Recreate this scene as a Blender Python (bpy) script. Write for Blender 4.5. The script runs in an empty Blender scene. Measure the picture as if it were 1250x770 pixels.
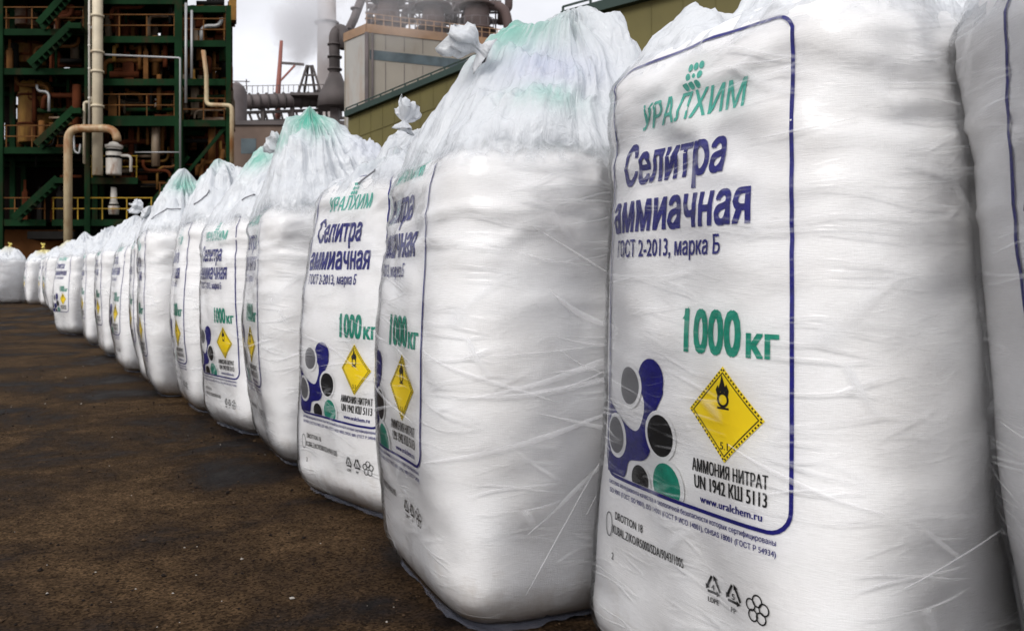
import bpy, bmesh, math, random
import numpy as np
from mathutils import Vector, Matrix
from mathutils.bvhtree import BVHTree
from mathutils.geometry import delaunay_2d_cdt

R = math.radians
SC = bpy.context.scene
COL = SC.collection

# ------------------------------------------------------------------ camera
CAM_H = 0.97
cam_d = bpy.data.cameras.new('camera')
cam = bpy.data.objects.new('camera', cam_d)
COL.objects.link(cam)
cam.location = (0, 0, CAM_H)
cam.rotation_euler = (R(90), 0, 0)
cam_d.sensor_width = 36
cam_d.lens = 28.8
cam_d.shift_y = -0.0376
cam_d.clip_start = 0.05
cam_d.clip_end = 3000
cam_d.dof.use_dof = True
cam_d.dof.focus_distance = 2.4
cam_d.dof.aperture_fstop = 7.0
SC.camera = cam

# ------------------------------------------------------------------ sky, sun, exposure
SUN_EL = 36      # soft overcast light from behind the camera's left shoulder
W = bpy.data.worlds.new('World')
SC.world = W
W.use_nodes = True
wn, wl = W.node_tree.nodes, W.node_tree.links
wn.clear()
w_out = wn.new('ShaderNodeOutputWorld')
w_bg = wn.new('ShaderNodeBackground')
w_bg.inputs['Strength'].default_value = 0.10
sky = wn.new('ShaderNodeTexSky')
sky.sky_type = 'NISHITA'
sky.sun_disc = False
sky.sun_elevation = R(SUN_EL)
hsv = wn.new('ShaderNodeHueSaturation')
hsv.inputs['Saturation'].default_value = 0.35
wl.new(sky.outputs[0], hsv.inputs['Color'])
tc = wn.new('ShaderNodeTexCoord')
sep = wn.new('ShaderNodeSeparateXYZ')
wl.new(tc.outputs['Generated'], sep.inputs[0])
ramp = wn.new('ShaderNodeValToRGB')      # overcast: dimmer at the horizon, brighter overhead
ramp.color_ramp.elements[0].position = 0.0
ramp.color_ramp.elements[0].color = (7.2, 7.22, 7.7, 1)
ramp.color_ramp.elements[1].position = 0.85
ramp.color_ramp.elements[1].color = (10.2, 10.2, 10.6, 1)
wl.new(sep.outputs['Z'], ramp.inputs[0])
mapn = wn.new('ShaderNodeMapping')
mapn.inputs['Scale'].default_value = (1.6, 1.6, 4.0)
wl.new(tc.outputs['Generated'], mapn.inputs[0])
cl = wn.new('ShaderNodeTexNoise')
cl.inputs['Scale'].default_value = 2.3
cl.inputs['Detail'].default_value = 5
wl.new(mapn.outputs[0], cl.inputs['Vector'])
cr = wn.new('ShaderNodeMapRange')
cr.inputs['From Min'].default_value = 0.3
cr.inputs['From Max'].default_value = 0.7
cr.inputs['To Min'].default_value = 0.74
cr.inputs['To Max'].default_value = 1.10
wl.new(cl.outputs[0], cr.inputs[0])
mul = wn.new('ShaderNodeVectorMath'); mul.operation = 'SCALE'
wl.new(ramp.outputs[0], mul.inputs[0]); wl.new(cr.outputs[0], mul.inputs['Scale'])
wmix = wn.new('ShaderNodeMix'); wmix.data_type = 'RGBA'
wmix.inputs[0].default_value = 0.8
wl.new(hsv.outputs[0], wmix.inputs[6]); wl.new(mul.outputs[0], wmix.inputs[7])
wl.new(wmix.outputs[2], w_bg.inputs['Color'])
wl.new(w_bg.outputs[0], w_out.inputs['Surface'])

sun_d = bpy.data.lights.new('sun', 'SUN')
sun_d.energy = 1.40
sun_d.angle = R(25)
sun_d.color = (1.0, 0.97, 0.93)
sun = bpy.data.objects.new('sun', sun_d)
COL.objects.link(sun)
sd = Vector((-0.44 * math.cos(R(SUN_EL)), -0.898 * math.cos(R(SUN_EL)), math.sin(R(SUN_EL))))
sun.rotation_euler = sd.to_track_quat('Z', 'Y').to_euler()
sky.sun_rotation = math.atan2(sd.x, sd.y)

SC.view_settings.view_transform = 'Standard'
SC.view_settings.look = 'None'
SC.view_settings.gamma = 1
SC.view_settings.use_curve_mapping = False
SC.view_settings.exposure = 0.40
SC.render.engine = 'CYCLES'
SC.cycles.max_bounces = 8
SC.cycles.transparent_max_bounces = 24
SC.cycles.volume_bounces = 2

# ------------------------------------------------------------------ materials
MATS = {}
def mat(name, col, rough=0.6, metal=0.0, spec=0.5, var=0.0, vscale=3.0, bump=0.0, bscale=40.0, stain=None, stain_amt=0.0, sscale=1.5):
    m = bpy.data.materials.new(name); m.use_nodes = True
    nt = m.node_tree; n, l = nt.nodes, nt.links
    b = n['Principled BSDF']
    b.inputs['Base Color'].default_value = (*col, 1)
    b.inputs['Roughness'].default_value = rough
    b.inputs['Metallic'].default_value = metal
    b.inputs['Specular IOR Level'].default_value = spec
    tcn = n.new('ShaderNodeTexCoord')
    src = None
    if var > 0 or stain is not None:
        nz = n.new('ShaderNodeTexNoise'); nz.inputs['Scale'].default_value = vscale; nz.inputs['Detail'].default_value = 6
        l.new(tcn.outputs['Object'], nz.inputs['Vector'])
        mx = n.new('ShaderNodeMix'); mx.data_type = 'RGBA'
        mx.inputs[6].default_value = (*[c * (1 - var) for c in col], 1)
        mx.inputs[7].default_value = (*[min(1, c * (1 + var)) for c in col], 1)
        mr = n.new('ShaderNodeMapRange'); mr.inputs['From Min'].default_value = .3; mr.inputs['From Max'].default_value = .7
        l.new(nz.outputs[0], mr.inputs[0]); l.new(mr.outputs[0], mx.inputs[0])
        src = mx.outputs[2]
        if stain is not None:
            mp = n.new('ShaderNodeMapping'); mp.inputs['Scale'].default_value = (1, 1, .35)
            l.new(tcn.outputs['Object'], mp.inputs[0])
            n2 = n.new('ShaderNodeTexNoise'); n2.inputs['Scale'].default_value = sscale; n2.inputs['Detail'].default_value = 8
            n2.inputs['Roughness'].default_value = .65
            l.new(mp.outputs[0], n2.inputs['Vector'])
            m2 = n.new('ShaderNodeMapRange'); m2.inputs['From Min'].default_value = .62 - stain_amt * .3; m2.inputs['From Max'].default_value = .72 - stain_amt * .15
            l.new(n2.outputs[0], m2.inputs[0])
            mx2 = n.new('ShaderNodeMix'); mx2.data_type = 'RGBA'
            l.new(m2.outputs[0], mx2.inputs[0]); l.new(src, mx2.inputs[6]); mx2.inputs[7].default_value = (*stain, 1)
            src = mx2.outputs[2]
        l.new(src, b.inputs['Base Color'])
    if bump > 0:
        nb = n.new('ShaderNodeTexNoise'); nb.inputs['Scale'].default_value = bscale; nb.inputs['Detail'].default_value = 5
        l.new(tcn.outputs['Object'], nb.inputs['Vector'])
        bp = n.new('ShaderNodeBump'); bp.inputs['Strength'].default_value = bump; bp.inputs['Distance'].default_value = .02
        l.new(nb.outputs[0], bp.inputs['Height']); l.new(bp.outputs[0], b.inputs['Normal'])
    MATS[name] = m
    return m

def woven_material():
    m = bpy.data.materials.new('woven_polypropylene'); m.use_nodes = True
    n, l = m.node_tree.nodes, m.node_tree.links
    b = n['Principled BSDF']; b.inputs['Roughness'].default_value = .55
    uv = n.new('ShaderNodeUVMap'); uv.uv_map = 'UVMap'
    nz = n.new('ShaderNodeTexNoise'); nz.inputs['Scale'].default_value = 5; nz.inputs['Detail'].default_value = 6
    l.new(uv.outputs[0], nz.inputs['Vector'])
    cr = n.new('ShaderNodeValToRGB')
    cr.color_ramp.elements[0].position = .3; cr.color_ramp.elements[0].color = (.81, .80, .79, 1)
    cr.color_ramp.elements[1].position = .65; cr.color_ramp.elements[1].color = (.87, .87, .87, 1)
    l.new(nz.outputs[0], cr.inputs[0]); 
    # woven tape threads: horizontal and vertical tapes about 2.5 mm wide, uneven
    mp = n.new('ShaderNodeMapping'); mp.inputs['Scale'].default_value = (40, 420, 1)
    l.new(uv.outputs[0], mp.inputs[0])
    t1 = n.new('ShaderNodeTexNoise'); t1.inputs['Scale'].default_value = 1; t1.inputs['Detail'].default_value = 2
    l.new(mp.outputs[0], t1.inputs['Vector'])
    mp2 = n.new('ShaderNodeMapping'); mp2.inputs['Scale'].default_value = (420, 40, 1)
    l.new(uv.outputs[0], mp2.inputs[0])
    t2 = n.new('ShaderNodeTexNoise'); t2.inputs['Scale'].default_value = 1; t2.inputs['Detail'].default_value = 2
    l.new(mp2.outputs[0], t2.inputs['Vector'])
    ad = n.new('ShaderNodeMath'); ad.operation = 'MULTIPLY_ADD'; ad.inputs[1].default_value = .5
    l.new(t2.outputs[0], ad.inputs[0]); l.new(t1.outputs[0], ad.inputs[2])
    mr = n.new('ShaderNodeMapRange'); mr.inputs['From Min'].default_value = .45; mr.inputs['From Max'].default_value = 1.05
    mr.inputs['To Min'].default_value = .95; mr.inputs['To Max'].default_value = 1.04
    l.new(ad.outputs[0], mr.inputs[0])
    sc = n.new('ShaderNodeVectorMath'); sc.operation = 'SCALE'
    l.new(cr.outputs[0], sc.inputs[0]); l.new(mr.outputs[0], sc.inputs['Scale'])
    su = n.new('ShaderNodeSeparateXYZ'); l.new(uv.outputs[0], su.inputs[0])
    dz = n.new('ShaderNodeTexNoise'); dz.inputs['Scale'].default_value = 9; dz.inputs['Detail'].default_value = 7; dz.inputs['Roughness'].default_value = .7
    l.new(uv.outputs[0], dz.inputs['Vector'])
    dm = n.new('ShaderNodeMath'); dm.operation = 'MULTIPLY_ADD'; dm.inputs[1].default_value = -.55; l.new(dz.outputs[0], dm.inputs[0]); l.new(su.outputs['Y'], dm.inputs[2])
    dr = n.new('ShaderNodeMapRange'); dr.inputs['From Min'].default_value = -.30; dr.inputs['From Max'].default_value = -.12; dr.inputs['To Min'].default_value = .5; dr.inputs['To Max'].default_value = 0
    l.new(dm.outputs[0], dr.inputs[0])
    dx = n.new('ShaderNodeMix'); dx.data_type = 'RGBA'; l.new(dr.outputs[0], dx.inputs[0]); l.new(sc.outputs[0], dx.inputs[6]); dx.inputs[7].default_value = (.42, .35, .28, 1)
    l.new(dx.outputs[2], b.inputs['Base Color'])
    bp = n.new('ShaderNodeBump'); bp.inputs['Strength'].default_value = .38; bp.inputs['Distance'].default_value = .002
    l.new(ad.outputs[0], bp.inputs['Height']); l.new(bp.outputs[0], b.inputs['Normal'])
    MATS['woven'] = m

def film_material():
    # clear stretch film: mostly see-through, glossy, whitened along creases for doubled film and for painted glints
    m = bpy.data.materials.new('clear_film'); m.use_nodes = True
    n, l = m.node_tree.nodes, m.node_tree.links
    n.clear()
    out = n.new('ShaderNodeOutputMaterial')
    uv = n.new('ShaderNodeUVMap'); uv.uv_map = 'UVMap'
    wn_ = n.new('ShaderNodeTexNoise'); wn_.inputs['Scale'].default_value = 2.5; wn_.inputs['Detail'].default_value = 2
    l.new(uv.outputs[0], wn_.inputs['Vector'])
    wv = n.new('ShaderNodeVectorMath'); wv.operation = 'MULTIPLY_ADD'; wv.inputs[1].default_value = (.10, .10, 0)
    l.new(wn_.outputs['Color'], wv.inputs[0]); l.new(uv.outputs[0], wv.inputs[2])
    def creases(rot, sx, sy, w):
        mp = n.new('ShaderNodeMapping'); mp.inputs['Rotation'].default_value = (0, 0, R(rot)); mp.inputs['Scale'].default_value = (sx, sy, 1)
        l.new(wv.outputs[0], mp.inputs[0])
        t = n.new('ShaderNodeTexVoronoi'); t.feature = 'DISTANCE_TO_EDGE'; t.inputs['Scale'].default_value = 1
        l.new(mp.outputs[0], t.inputs['Vector'])
        d = n.new('ShaderNodeMapRange'); d.inputs['From Min'].default_value = 0; d.inputs['From Max'].default_value = w
        d.inputs['To Min'].default_value = 1; d.inputs['To Max'].default_value = 0; d.interpolation_type = 'SMOOTHSTEP'
        l.new(t.outputs['Distance'], d.inputs[0])
        return d.outputs[0]
    c1 = creases(11, 2.2, 15, .045)
    c2 = creases(-23, 2.0, 11, .035)
    c3 = creases(4, 9, 45, .12)
    mx = n.new('ShaderNodeMath'); mx.operation = 'MAXIMUM'; l.new(c1, mx.inputs[0]); l.new(c2, mx.inputs[1])
    # crease patches: not everywhere
    pt = n.new('ShaderNodeTexNoise'); pt.inputs['Scale'].default_value = 4; pt.inputs['Detail'].default_value = 3
    l.new(uv.outputs[0], pt.inputs['Vector'])
    pm = n.new('ShaderNodeMapRange'); pm.inputs['From Min'].default_value = .46; pm.inputs['From Max'].default_value = .72
    l.new(pt.outputs[0], pm.inputs[0])
    cm = n.new('ShaderNodeMath'); cm.operation = 'MULTIPLY'; l.new(mx.outputs[0], cm.inputs[0]); l.new(pm.outputs[0], cm.inputs[1])
    hsum = n.new('ShaderNodeMath'); hsum.operation = 'MULTIPLY_ADD'; hsum.inputs[1].default_value = .10
    l.new(c3, hsum.inputs[0]); l.new(cm.outputs[0], hsum.inputs[2])
    bp = n.new('ShaderNodeBump'); bp.inputs['Strength'].default_value = .55; bp.inputs['Distance'].default_value = .004
    l.new(hsum.outputs[0], bp.inputs['Height'])
    tr = n.new('ShaderNodeBsdfTransparent'); tr.inputs[0].default_value = (.985, .985, .99, 1)
    df = n.new('ShaderNodeBsdfDiffuse'); df.inputs[0].default_value = (.86, .87, .89, 1); l.new(bp.outputs[0], df.inputs['Normal'])
    gl = n.new('ShaderNodeBsdfGlossy'); gl.inputs['Roughness'].default_value = .16; l.new(bp.outputs[0], gl.inputs['Normal'])
    gl.inputs[0].default_value = (1, 1, 1, 1)
    milk_glint = n.new('ShaderNodeMath'); milk_glint.operation = 'MULTIPLY_ADD'; milk_glint.inputs[1].default_value = .42; milk_glint.inputs[2].default_value = .005  # white lines: doubled film, plus the glint of tilted creases painted in
    l.new(cm.outputs[0], milk_glint.inputs[0])
    m1 = n.new('ShaderNodeMixShader'); l.new(milk_glint.outputs[0], m1.inputs[0]); l.new(tr.outputs[0], m1.inputs[1]); l.new(df.outputs[0], m1.inputs[2])
    fr = n.new('ShaderNodeFresnel'); fr.inputs['IOR'].default_value = 1.3; l.new(bp.outputs[0], fr.inputs['Normal'])
    m2 = n.new('ShaderNodeMixShader'); l.new(fr.outputs[0], m2.inputs[0]); l.new(m1.outputs[0], m2.inputs[1]); l.new(gl.outputs[0], m2.inputs[2])
    l.new(m2.outputs[0], out.inputs[0])
    MATS['film'] = m

def hood_material():
    # gathered milky film: several white layers, printed in green and blue where the attributes say so
    m = bpy.data.materials.new('gathered_film'); m.use_nodes = True
    n, l = m.node_tree.nodes, m.node_tree.links
    b = n['Principled BSDF']; b.inputs['Roughness'].default_value = .2
    b.inputs['Specular IOR Level'].default_value = .8
    uv = n.new('ShaderNodeUVMap'); uv.uv_map = 'UVMap'
    tcn = n.new('ShaderNodeTexCoord')
    g = n.new('ShaderNodeAttribute'); g.attribute_name = 'green_ink'
    bl = n.new('ShaderNodeAttribute'); bl.attribute_name = 'blue_ink'
    ye = n.new('ShaderNodeAttribute'); ye.attribute_name = 'yellow_ink'
    mp = n.new('ShaderNodeMapping'); mp.inputs['Scale'].default_value = (9, 1.3, 1)
    l.new(uv.outputs[0], mp.inputs[0])
    st = n.new('ShaderNodeTexNoise'); st.inputs['Scale'].default_value = 3; st.inputs['Detail'].default_value = 5; st.inputs['Distortion'].default_value = .6
    l.new(mp.outputs[0], st.inputs['Vector'])
    smr = n.new('ShaderNodeMapRange'); smr.inputs['From Min'].default_value = .20; smr.inputs['From Max'].default_value = .50
    l.new(st.outputs[0], smr.inputs[0])
    nz = n.new('ShaderNodeTexNoise'); nz.inputs['Scale'].default_value = 7; nz.inputs['Detail'].default_value = 5
    l.new(tcn.outputs['Object'], nz.inputs['Vector'])
    base = n.new('ShaderNodeMix'); base.data_type = 'RGBA'
    base.inputs[6].default_value = (.76, .79, .83, 1); base.inputs[7].default_value = (.87, .885, .90, 1)
    l.new(nz.outputs[0], base.inputs[0])
    src = base.outputs[2]
    for att, colr in ((g, (.07, .52, .37)), (bl, (.52, .56, .84)), (ye, (.85, .70, .12))):
        f = n.new('ShaderNodeMath'); f.operation = 'MULTIPLY'; l.new(att.outputs['Fac'], f.inputs[0])
        if att is bl or att is ye:
            f.inputs[1].default_value = .8
        else:
            l.new(smr.outputs[0], f.inputs[1])
        mx = n.new('ShaderNodeMix'); mx.data_type = 'RGBA'; mx.inputs[7].default_value = (*colr, 1)
        l.new(f.outputs[0], mx.inputs[0]); l.new(src, mx.inputs[6]); src = mx.outputs[2]
    l.new(src, b.inputs['Base Color'])
    # creases
    mp2 = n.new('ShaderNodeMapping'); mp2.inputs['Scale'].default_value = (22, 3.0, 1)
    l.new(uv.outputs[0], mp2.inputs[0])
    s2 = n.new('ShaderNodeTexNoise'); s2.inputs['Scale'].default_value = 1; s2.inputs['Detail'].default_value = 6; s2.inputs['Roughness'].default_value = .6; s2.inputs['Distortion'].default_value = .8
    l.new(mp2.outputs[0], s2.inputs['Vector'])
    v = n.new('ShaderNodeTexNoise'); v.inputs['Scale'].default_value = 16; v.inputs['Detail'].default_value = 6; v.inputs['Distortion'].default_value = 1.2
    l.new(tcn.outputs['Object'], v.inputs['Vector'])
    ab = n.new('ShaderNodeMath'); ab.operation = 'SUBTRACT'; ab.inputs[1].default_value = .5; l.new(v.outputs[0], ab.inputs[0])
    ab2 = n.new('ShaderNodeMath'); ab2.operation = 'ABSOLUTE'; l.new(ab.outputs[0], ab2.inputs[0])
    ad = n.new('ShaderNodeMath'); ad.operation = 'MULTIPLY_ADD'; ad.inputs[1].default_value = -1.1
    l.new(ab2.outputs[0], ad.inputs[0]); l.new(s2.outputs[0], ad.inputs[2])
    bp = n.new('ShaderNodeBump'); bp.inputs['Strength'].default_value = .55; bp.inputs['Distance'].default_value = .02
    l.new(ad.outputs[0], bp.inputs['Height']); l.new(bp.outputs[0], b.inputs['Normal'])
    # thin film lets some daylight through
    outn = n['Material Output']
    tl = n.new('ShaderNodeBsdfTranslucent'); l.new(src, tl.inputs[0])
    ms = n.new('ShaderNodeMixShader'); ms.inputs[0].default_value = .25
    l.new(b.outputs[0], ms.inputs[1]); l.new(tl.outputs[0], ms.inputs[2])
    # single clear layer near its lower edge, gathered and milky higher up
    su = n.new('ShaderNodeSeparateXYZ'); l.new(uv.outputs[0], su.inputs[0])
    fd = n.new('ShaderNodeMath'); fd.operation = 'MULTIPLY_ADD'; fd.inputs[1].default_value = .12; l.new(v.outputs[0], fd.inputs[0]); l.new(su.outputs['Y'], fd.inputs[2])
    fm = n.new('ShaderNodeMapRange'); fm.interpolation_type = 'SMOOTHSTEP'; fm.inputs['From Min'].default_value = .055; fm.inputs['From Max'].default_value = .15; l.new(fd.outputs[0], fm.inputs[0])
    fm.inputs['To Min'].default_value = .06
    tr = n.new('ShaderNodeBsdfTransparent'); m3 = n.new('ShaderNodeMixShader'); l.new(fm.outputs[0], m3.inputs[0]); l.new(tr.outputs[0], m3.inputs[1]); l.new(ms.outputs[0], m3.inputs[2])
    l.new(m3.outputs[0], outn.inputs[0])
    MATS['hood'] = m

def crease_material():
    m = bpy.data.materials.new('film_fold'); m.use_nodes = True
    n, l = m.node_tree.nodes, m.node_tree.links
    b = n['Principled BSDF']; b.inputs['Base Color'].default_value = (.9, .9, .92, 1); b.inputs['Roughness'].default_value = .2
    tr = n.new('ShaderNodeBsdfTransparent')
    ms = n.new('ShaderNodeMixShader'); ms.inputs[0].default_value = .26
    l.new(tr.outputs[0], ms.inputs[1]); l.new(b.outputs[0], ms.inputs[2]); l.new(ms.outputs[0], n['Material Output'].inputs[0])
    MATS['crease'] = m

def skirt_material():
    m = bpy.data.materials.new('crumpled_film'); m.use_nodes = True
    n, l = m.node_tree.nodes, m.node_tree.links
    b = n['Principled BSDF']; b.inputs['Base Color'].default_value = (.16, .17, .22, 1); b.inputs['Roughness'].default_value = .12
    tr = n.new('ShaderNodeBsdfTransparent'); tr.inputs[0].default_value = (.8, .82, .88, 1)
    ms = n.new('ShaderNodeMixShader'); ms.inputs[0].default_value = .22
    l.new(tr.outputs[0], ms.inputs[1]); l.new(b.outputs[0], ms.inputs[2]); l.new(ms.outputs[0], n['Material Output'].inputs[0])
    MATS['skirt'] = m

def ground_material():
    m = bpy.data.materials.new('damp_dirty_asphalt'); m.use_nodes = True
    n, l = m.node_tree.nodes, m.node_tree.links
    b = n['Principled BSDF']
    tcn = n.new('ShaderNodeTexCoord')
    big = n.new('ShaderNodeTexNoise'); big.inputs['Scale'].default_value = 1.0; big.inputs['Detail'].default_value = 7; big.inputs['Roughness'].default_value = .62; big.inputs['Distortion'].default_value = .5
    l.new(tcn.outputs['Object'], big.inputs['Vector'])
    cr = n.new('ShaderNodeValToRGB')
    e = cr.color_ramp.elements
    e[0].position = .41; e[0].color = (.0095, .0070, .0062, 1)
    e[1].position = .60; e[1].color = (.056, .0345, .0180, 1)
    x = e.new(.485); x.color = (.027, .0165, .0092, 1)
    l.new(big.outputs[0], cr.inputs[0])
    mid = n.new('ShaderNodeTexNoise'); mid.inputs['Scale'].default_value = 9; mid.inputs['Detail'].default_value = 8; mid.inputs['Roughness'].default_value = .7
    l.new(tcn.outputs['Object'], mid.inputs['Vector'])
    mm = n.new('ShaderNodeMapRange'); mm.inputs['From Min'].default_value = .3; mm.inputs['From Max'].default_value = .7; mm.inputs['To Min'].default_value = .55; mm.inputs['To Max'].default_value = 1.45
    l.new(mid.outputs[0], mm.inputs[0])
    sc = n.new('ShaderNodeVectorMath'); sc.operation = 'SCALE'; l.new(cr.outputs[0], sc.inputs[0]); l.new(mm.outputs[0], sc.inputs['Scale'])
    # stone grains
    vo = n.new('ShaderNodeTexVoronoi'); vo.inputs['Scale'].default_value = 130
    l.new(tcn.outputs['Object'], vo.inputs['Vector'])
    gm = n.new('ShaderNodeMapRange'); gm.inputs['From Min'].default_value = 0; gm.inputs['From Max'].default_value = 1; gm.inputs['To Min'].default_value = .35; gm.inputs['To Max'].default_value = 1.75
    sepc = n.new('ShaderNodeSeparateColor'); l.new(vo.outputs['Color'], sepc.inputs[0]); l.new(sepc.outputs[0], gm.inputs[0])
    sc2 = n.new('ShaderNodeVectorMath'); sc2.operation = 'SCALE'; l.new(sc.outputs[0], sc2.inputs[0]); l.new(gm.outputs[0], sc2.inputs['Scale'])
    # stray pale prills
    v2 = n.new('ShaderNodeTexVoronoi'); v2.inputs['Scale'].default_value = 14
    l.new(tcn.outputs['Object'], v2.inputs['Vector'])
    pr = n.new('ShaderNodeMapRange'); pr.inputs['From Min'].default_value = .035; pr.inputs['From Max'].default_value = .06; pr.inputs['To Min'].default_value = .55; pr.inputs['To Max'].default_value = 0
    l.new(v2.outputs['Distance'], pr.inputs[0])
    s3 = n.new('ShaderNodeSeparateColor'); l.new(v2.outputs['Color'], s3.inputs[0])
    gt = n.new('ShaderNodeMath'); gt.operation = 'GREATER_THAN'; gt.inputs[1].default_value = .93; l.new(s3.outputs[1], gt.inputs[0])
    pf = n.new('ShaderNodeMath'); pf.operation = 'MULTIPLY'; l.new(pr.outputs[0], pf.inputs[0]); l.new(gt.outputs[0], pf.inputs[1])
    mx = n.new('ShaderNodeMix'); mx.data_type = 'RGBA'; l.new(pf.outputs[0], mx.inputs[0]); l.new(sc2.outputs[0], mx.inputs[6]); mx.inputs[7].default_value = (.42, .38, .33, 1)
    l.new(mx.outputs[2], b.inputs['Base Color'])
    rr = n.new('ShaderNodeMapRange'); rr.inputs['From Min'].default_value = .36; rr.inputs['From Max'].default_value = .56; rr.inputs['To Min'].default_value = .5; rr.inputs['To Max'].default_value = .9
    l.new(big.outputs[0], rr.inputs[0]); l.new(rr.outputs[0], b.inputs['Roughness'])
    sp = n.new('ShaderNodeMapRange'); sp.inputs['From Min'].default_value = .40; sp.inputs['From Max'].default_value = .50; sp.inputs['To Min'].default_value = .05; sp.inputs['To Max'].default_value = .03
    l.new(big.outputs[0], sp.inputs[0]); l.new(sp.outputs[0], b.inputs['Specular IOR Level'])
    hh = n.new('ShaderNodeMath'); hh.operation = 'MULTIPLY_ADD'; hh.inputs[1].default_value = .5
    l.new(mid.outputs[0], hh.inputs[2]); l.new(sepc.outputs[0], hh.inputs[0])
    bp = n.new('ShaderNodeBump'); bp.inputs['Strength'].default_value = .22; bp.inputs['Distance'].default_value = .008
    l.new(hh.outputs[0], bp.inputs['Height']); l.new(bp.outputs[0], b.inputs['Normal'])
    MATS['ground'] = m

woven_material(); film_material(); hood_material(); crease_material(); skirt_material(); ground_material()
mat('ink_violet', (.005, .0045, .150), .55, spec=.25, var=.3, vscale=70)
mat('ink_green', (.006, .24, .16), .55, spec=.3, var=.2, vscale=70)
mat('ink_mint', (.06, .42, .33), .45)
mat('ink_yellow', (.93, .70, .002), .5)
mat('ink_black', (.008, .008, .009), .55, spec=.2, var=.3, vscale=70)
mat('ink_grey', (.13, .13, .14), .45)
mat('ink_white', (.80, .80, .80), .5)
mat('knot_film', (.88, .89, .90), .3, bump=.4, bscale=30)
mat('knot_yellow', (.80, .66, .16), .35, bump=.4, bscale=30)
mat('cord', (.20, .20, .22), .7)
mat('steel_green', (.005, .024, .008), .8, spec=.08, var=.35, vscale=.8, stain=(.035, .016, .009), stain_amt=.35, sscale=.6)
mat('steel_dark', (.010, .009, .008), .8, spec=.1, var=.4, vscale=1)
mat('bay_shade_dark', (.007, .0045, .004), .9, spec=.05, var=.5, vscale=.4, stain=(.022, .008, .004), stain_amt=.3, sscale=.4)  # near-black colour stands in for the shade deep inside the bays
mat('rust', (.075, .020, .007), .85, spec=.1, var=.5, vscale=.9)
mat('rust_rail', (.115, .048, .012), .75, spec=.15, var=.4, vscale=1.5)
mat('rail_yellow', (.36, .22, .02), .6, spec=.2, var=.3, vscale=2)
mat('tank_ochre', (.25, .135, .030), .7, spec=.15, var=.35, vscale=.7, stain=(.10, .035, .012), stain_amt=.5, sscale=.7)
mat('tank_grey', (.20, .15, .10), .6, var=.35, vscale=.7, stain=(.10, .035, .012), stain_amt=.5, sscale=.7)
mat('pipe_cream', (.58, .50, .36), .5, var=.12, vscale=2, stain=(.30, .15, .05), stain_amt=.15, sscale=1.2)
mat('pipe_rusty', (.50, .40, .24), .5, var=.12, vscale=2, stain=(.28, .12, .04), stain_amt=.6, sscale=1.2)
mat('pipe_grey', (.36, .36, .36), .45, metal=.3)
mat('vessel_white', (.60, .56, .50), .45, var=.15, vscale=2, stain=(.25, .12, .06), stain_amt=.25, sscale=1.5)
mat('wall_brown', (.12, .048, .016), .85, spec=.1, var=.35, vscale=.6)
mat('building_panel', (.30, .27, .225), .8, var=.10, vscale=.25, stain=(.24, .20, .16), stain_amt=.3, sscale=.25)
mat('building_side_lit', (.36, .345, .32), .8, var=.08, vscale=.25, stain=(.33, .25, .19), stain_amt=.3, sscale=.25)  # paler copy of the wall colour, paints the side face as lit
mat('glazing', (.06, .085, .095), .25, var=.4, vscale=.6)
mat('roof_edge', (.31, .18, .095), .7, var=.3, vscale=.5)
mat('tower_brown', (.085, .055, .050), .8, var=.4, vscale=.25)
mat('gallery_olive', (.125, .105, .028), .7, var=.2, vscale=.25)
mat('gallery_dark', (.010, .030, .022), .6, var=.2, vscale=.5)
mat('chimney_pale', (.50, .45, .43), .85, var=.15, vscale=.12)
mat('duct_dark', (.075, .062, .060), .7, var=.4, vscale=.3)
mat('steel_grey', (.11, .09, .09), .7, var=.3, vscale=.5)
mat('mast_red', (.24, .085, .065), .7, var=.3, vscale=.3)
mat('brick_brown', (.13, .09, .07), .85, var=.3, vscale=.3)

# ------------------------------------------------------------------ helpers
def obj(name, bm, m, parent=None, smooth=False):
    me = bpy.data.meshes.new(name)
    bm.normal_update(); bm.to_mesh(me); bm.free()
    for mm in (m if isinstance(m, (list, tuple)) else [m]):
        me.materials.append(MATS[mm])
    if smooth:
        me.polygons.foreach_set('use_smooth', [True] * len(me.polygons))
    o = bpy.data.objects.new(name, me); COL.objects.link(o)
    if parent: o.parent = parent
    return o

def np_obj(name, verts, faces, mats_, parent=None, smooth=True, uv=None, midx=None, attrs=None):
    me = bpy.data.meshes.new(name)
    me.from_pydata(verts.tolist() if hasattr(verts, 'tolist') else verts, [], faces)
    for mm in (mats_ if isinstance(mats_, (list, tuple)) else [mats_]):
        me.materials.append(MATS[mm])
    if smooth:
        me.polygons.foreach_set('use_smooth', [True] * len(me.polygons))
    if midx is not None:
        me.polygons.foreach_set('material_index', midx)
    if uv is not None:
        lay = me.uv_layers.new(name='UVMap')
        li = np.zeros(len(me.loops), dtype=np.int32); me.loops.foreach_get('vertex_index', li)
        lay.data.foreach_set('uv', np.asarray(uv)[li].astype(np.float32).ravel())
    for k, a in (attrs or {}).items():
        at = me.attributes.new(k, 'FLOAT', 'POINT'); at.data.foreach_set('value', np.asarray(a, dtype=np.float32))
    me.update()
    o = bpy.data.objects.new(name, me); COL.objects.link(o)
    if parent: o.parent = parent
    return o

def tag(o, label=None, cat=None, group=None, kind=None):
    if label: o['label'] = label
    if cat: o['category'] = cat
    if group: o['group'] = group
    if kind: o['kind'] = kind
    return o

def thing(name, label, cat, loc=(0, 0, 0), rz=0, group=None):
    o = bpy.data.objects.new(name, None); COL.objects.link(o)
    o.empty_display_size = .2
    o.location = loc; o.rotation_euler = (0, 0, rz)
    return tag(o, label, cat, group)

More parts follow.
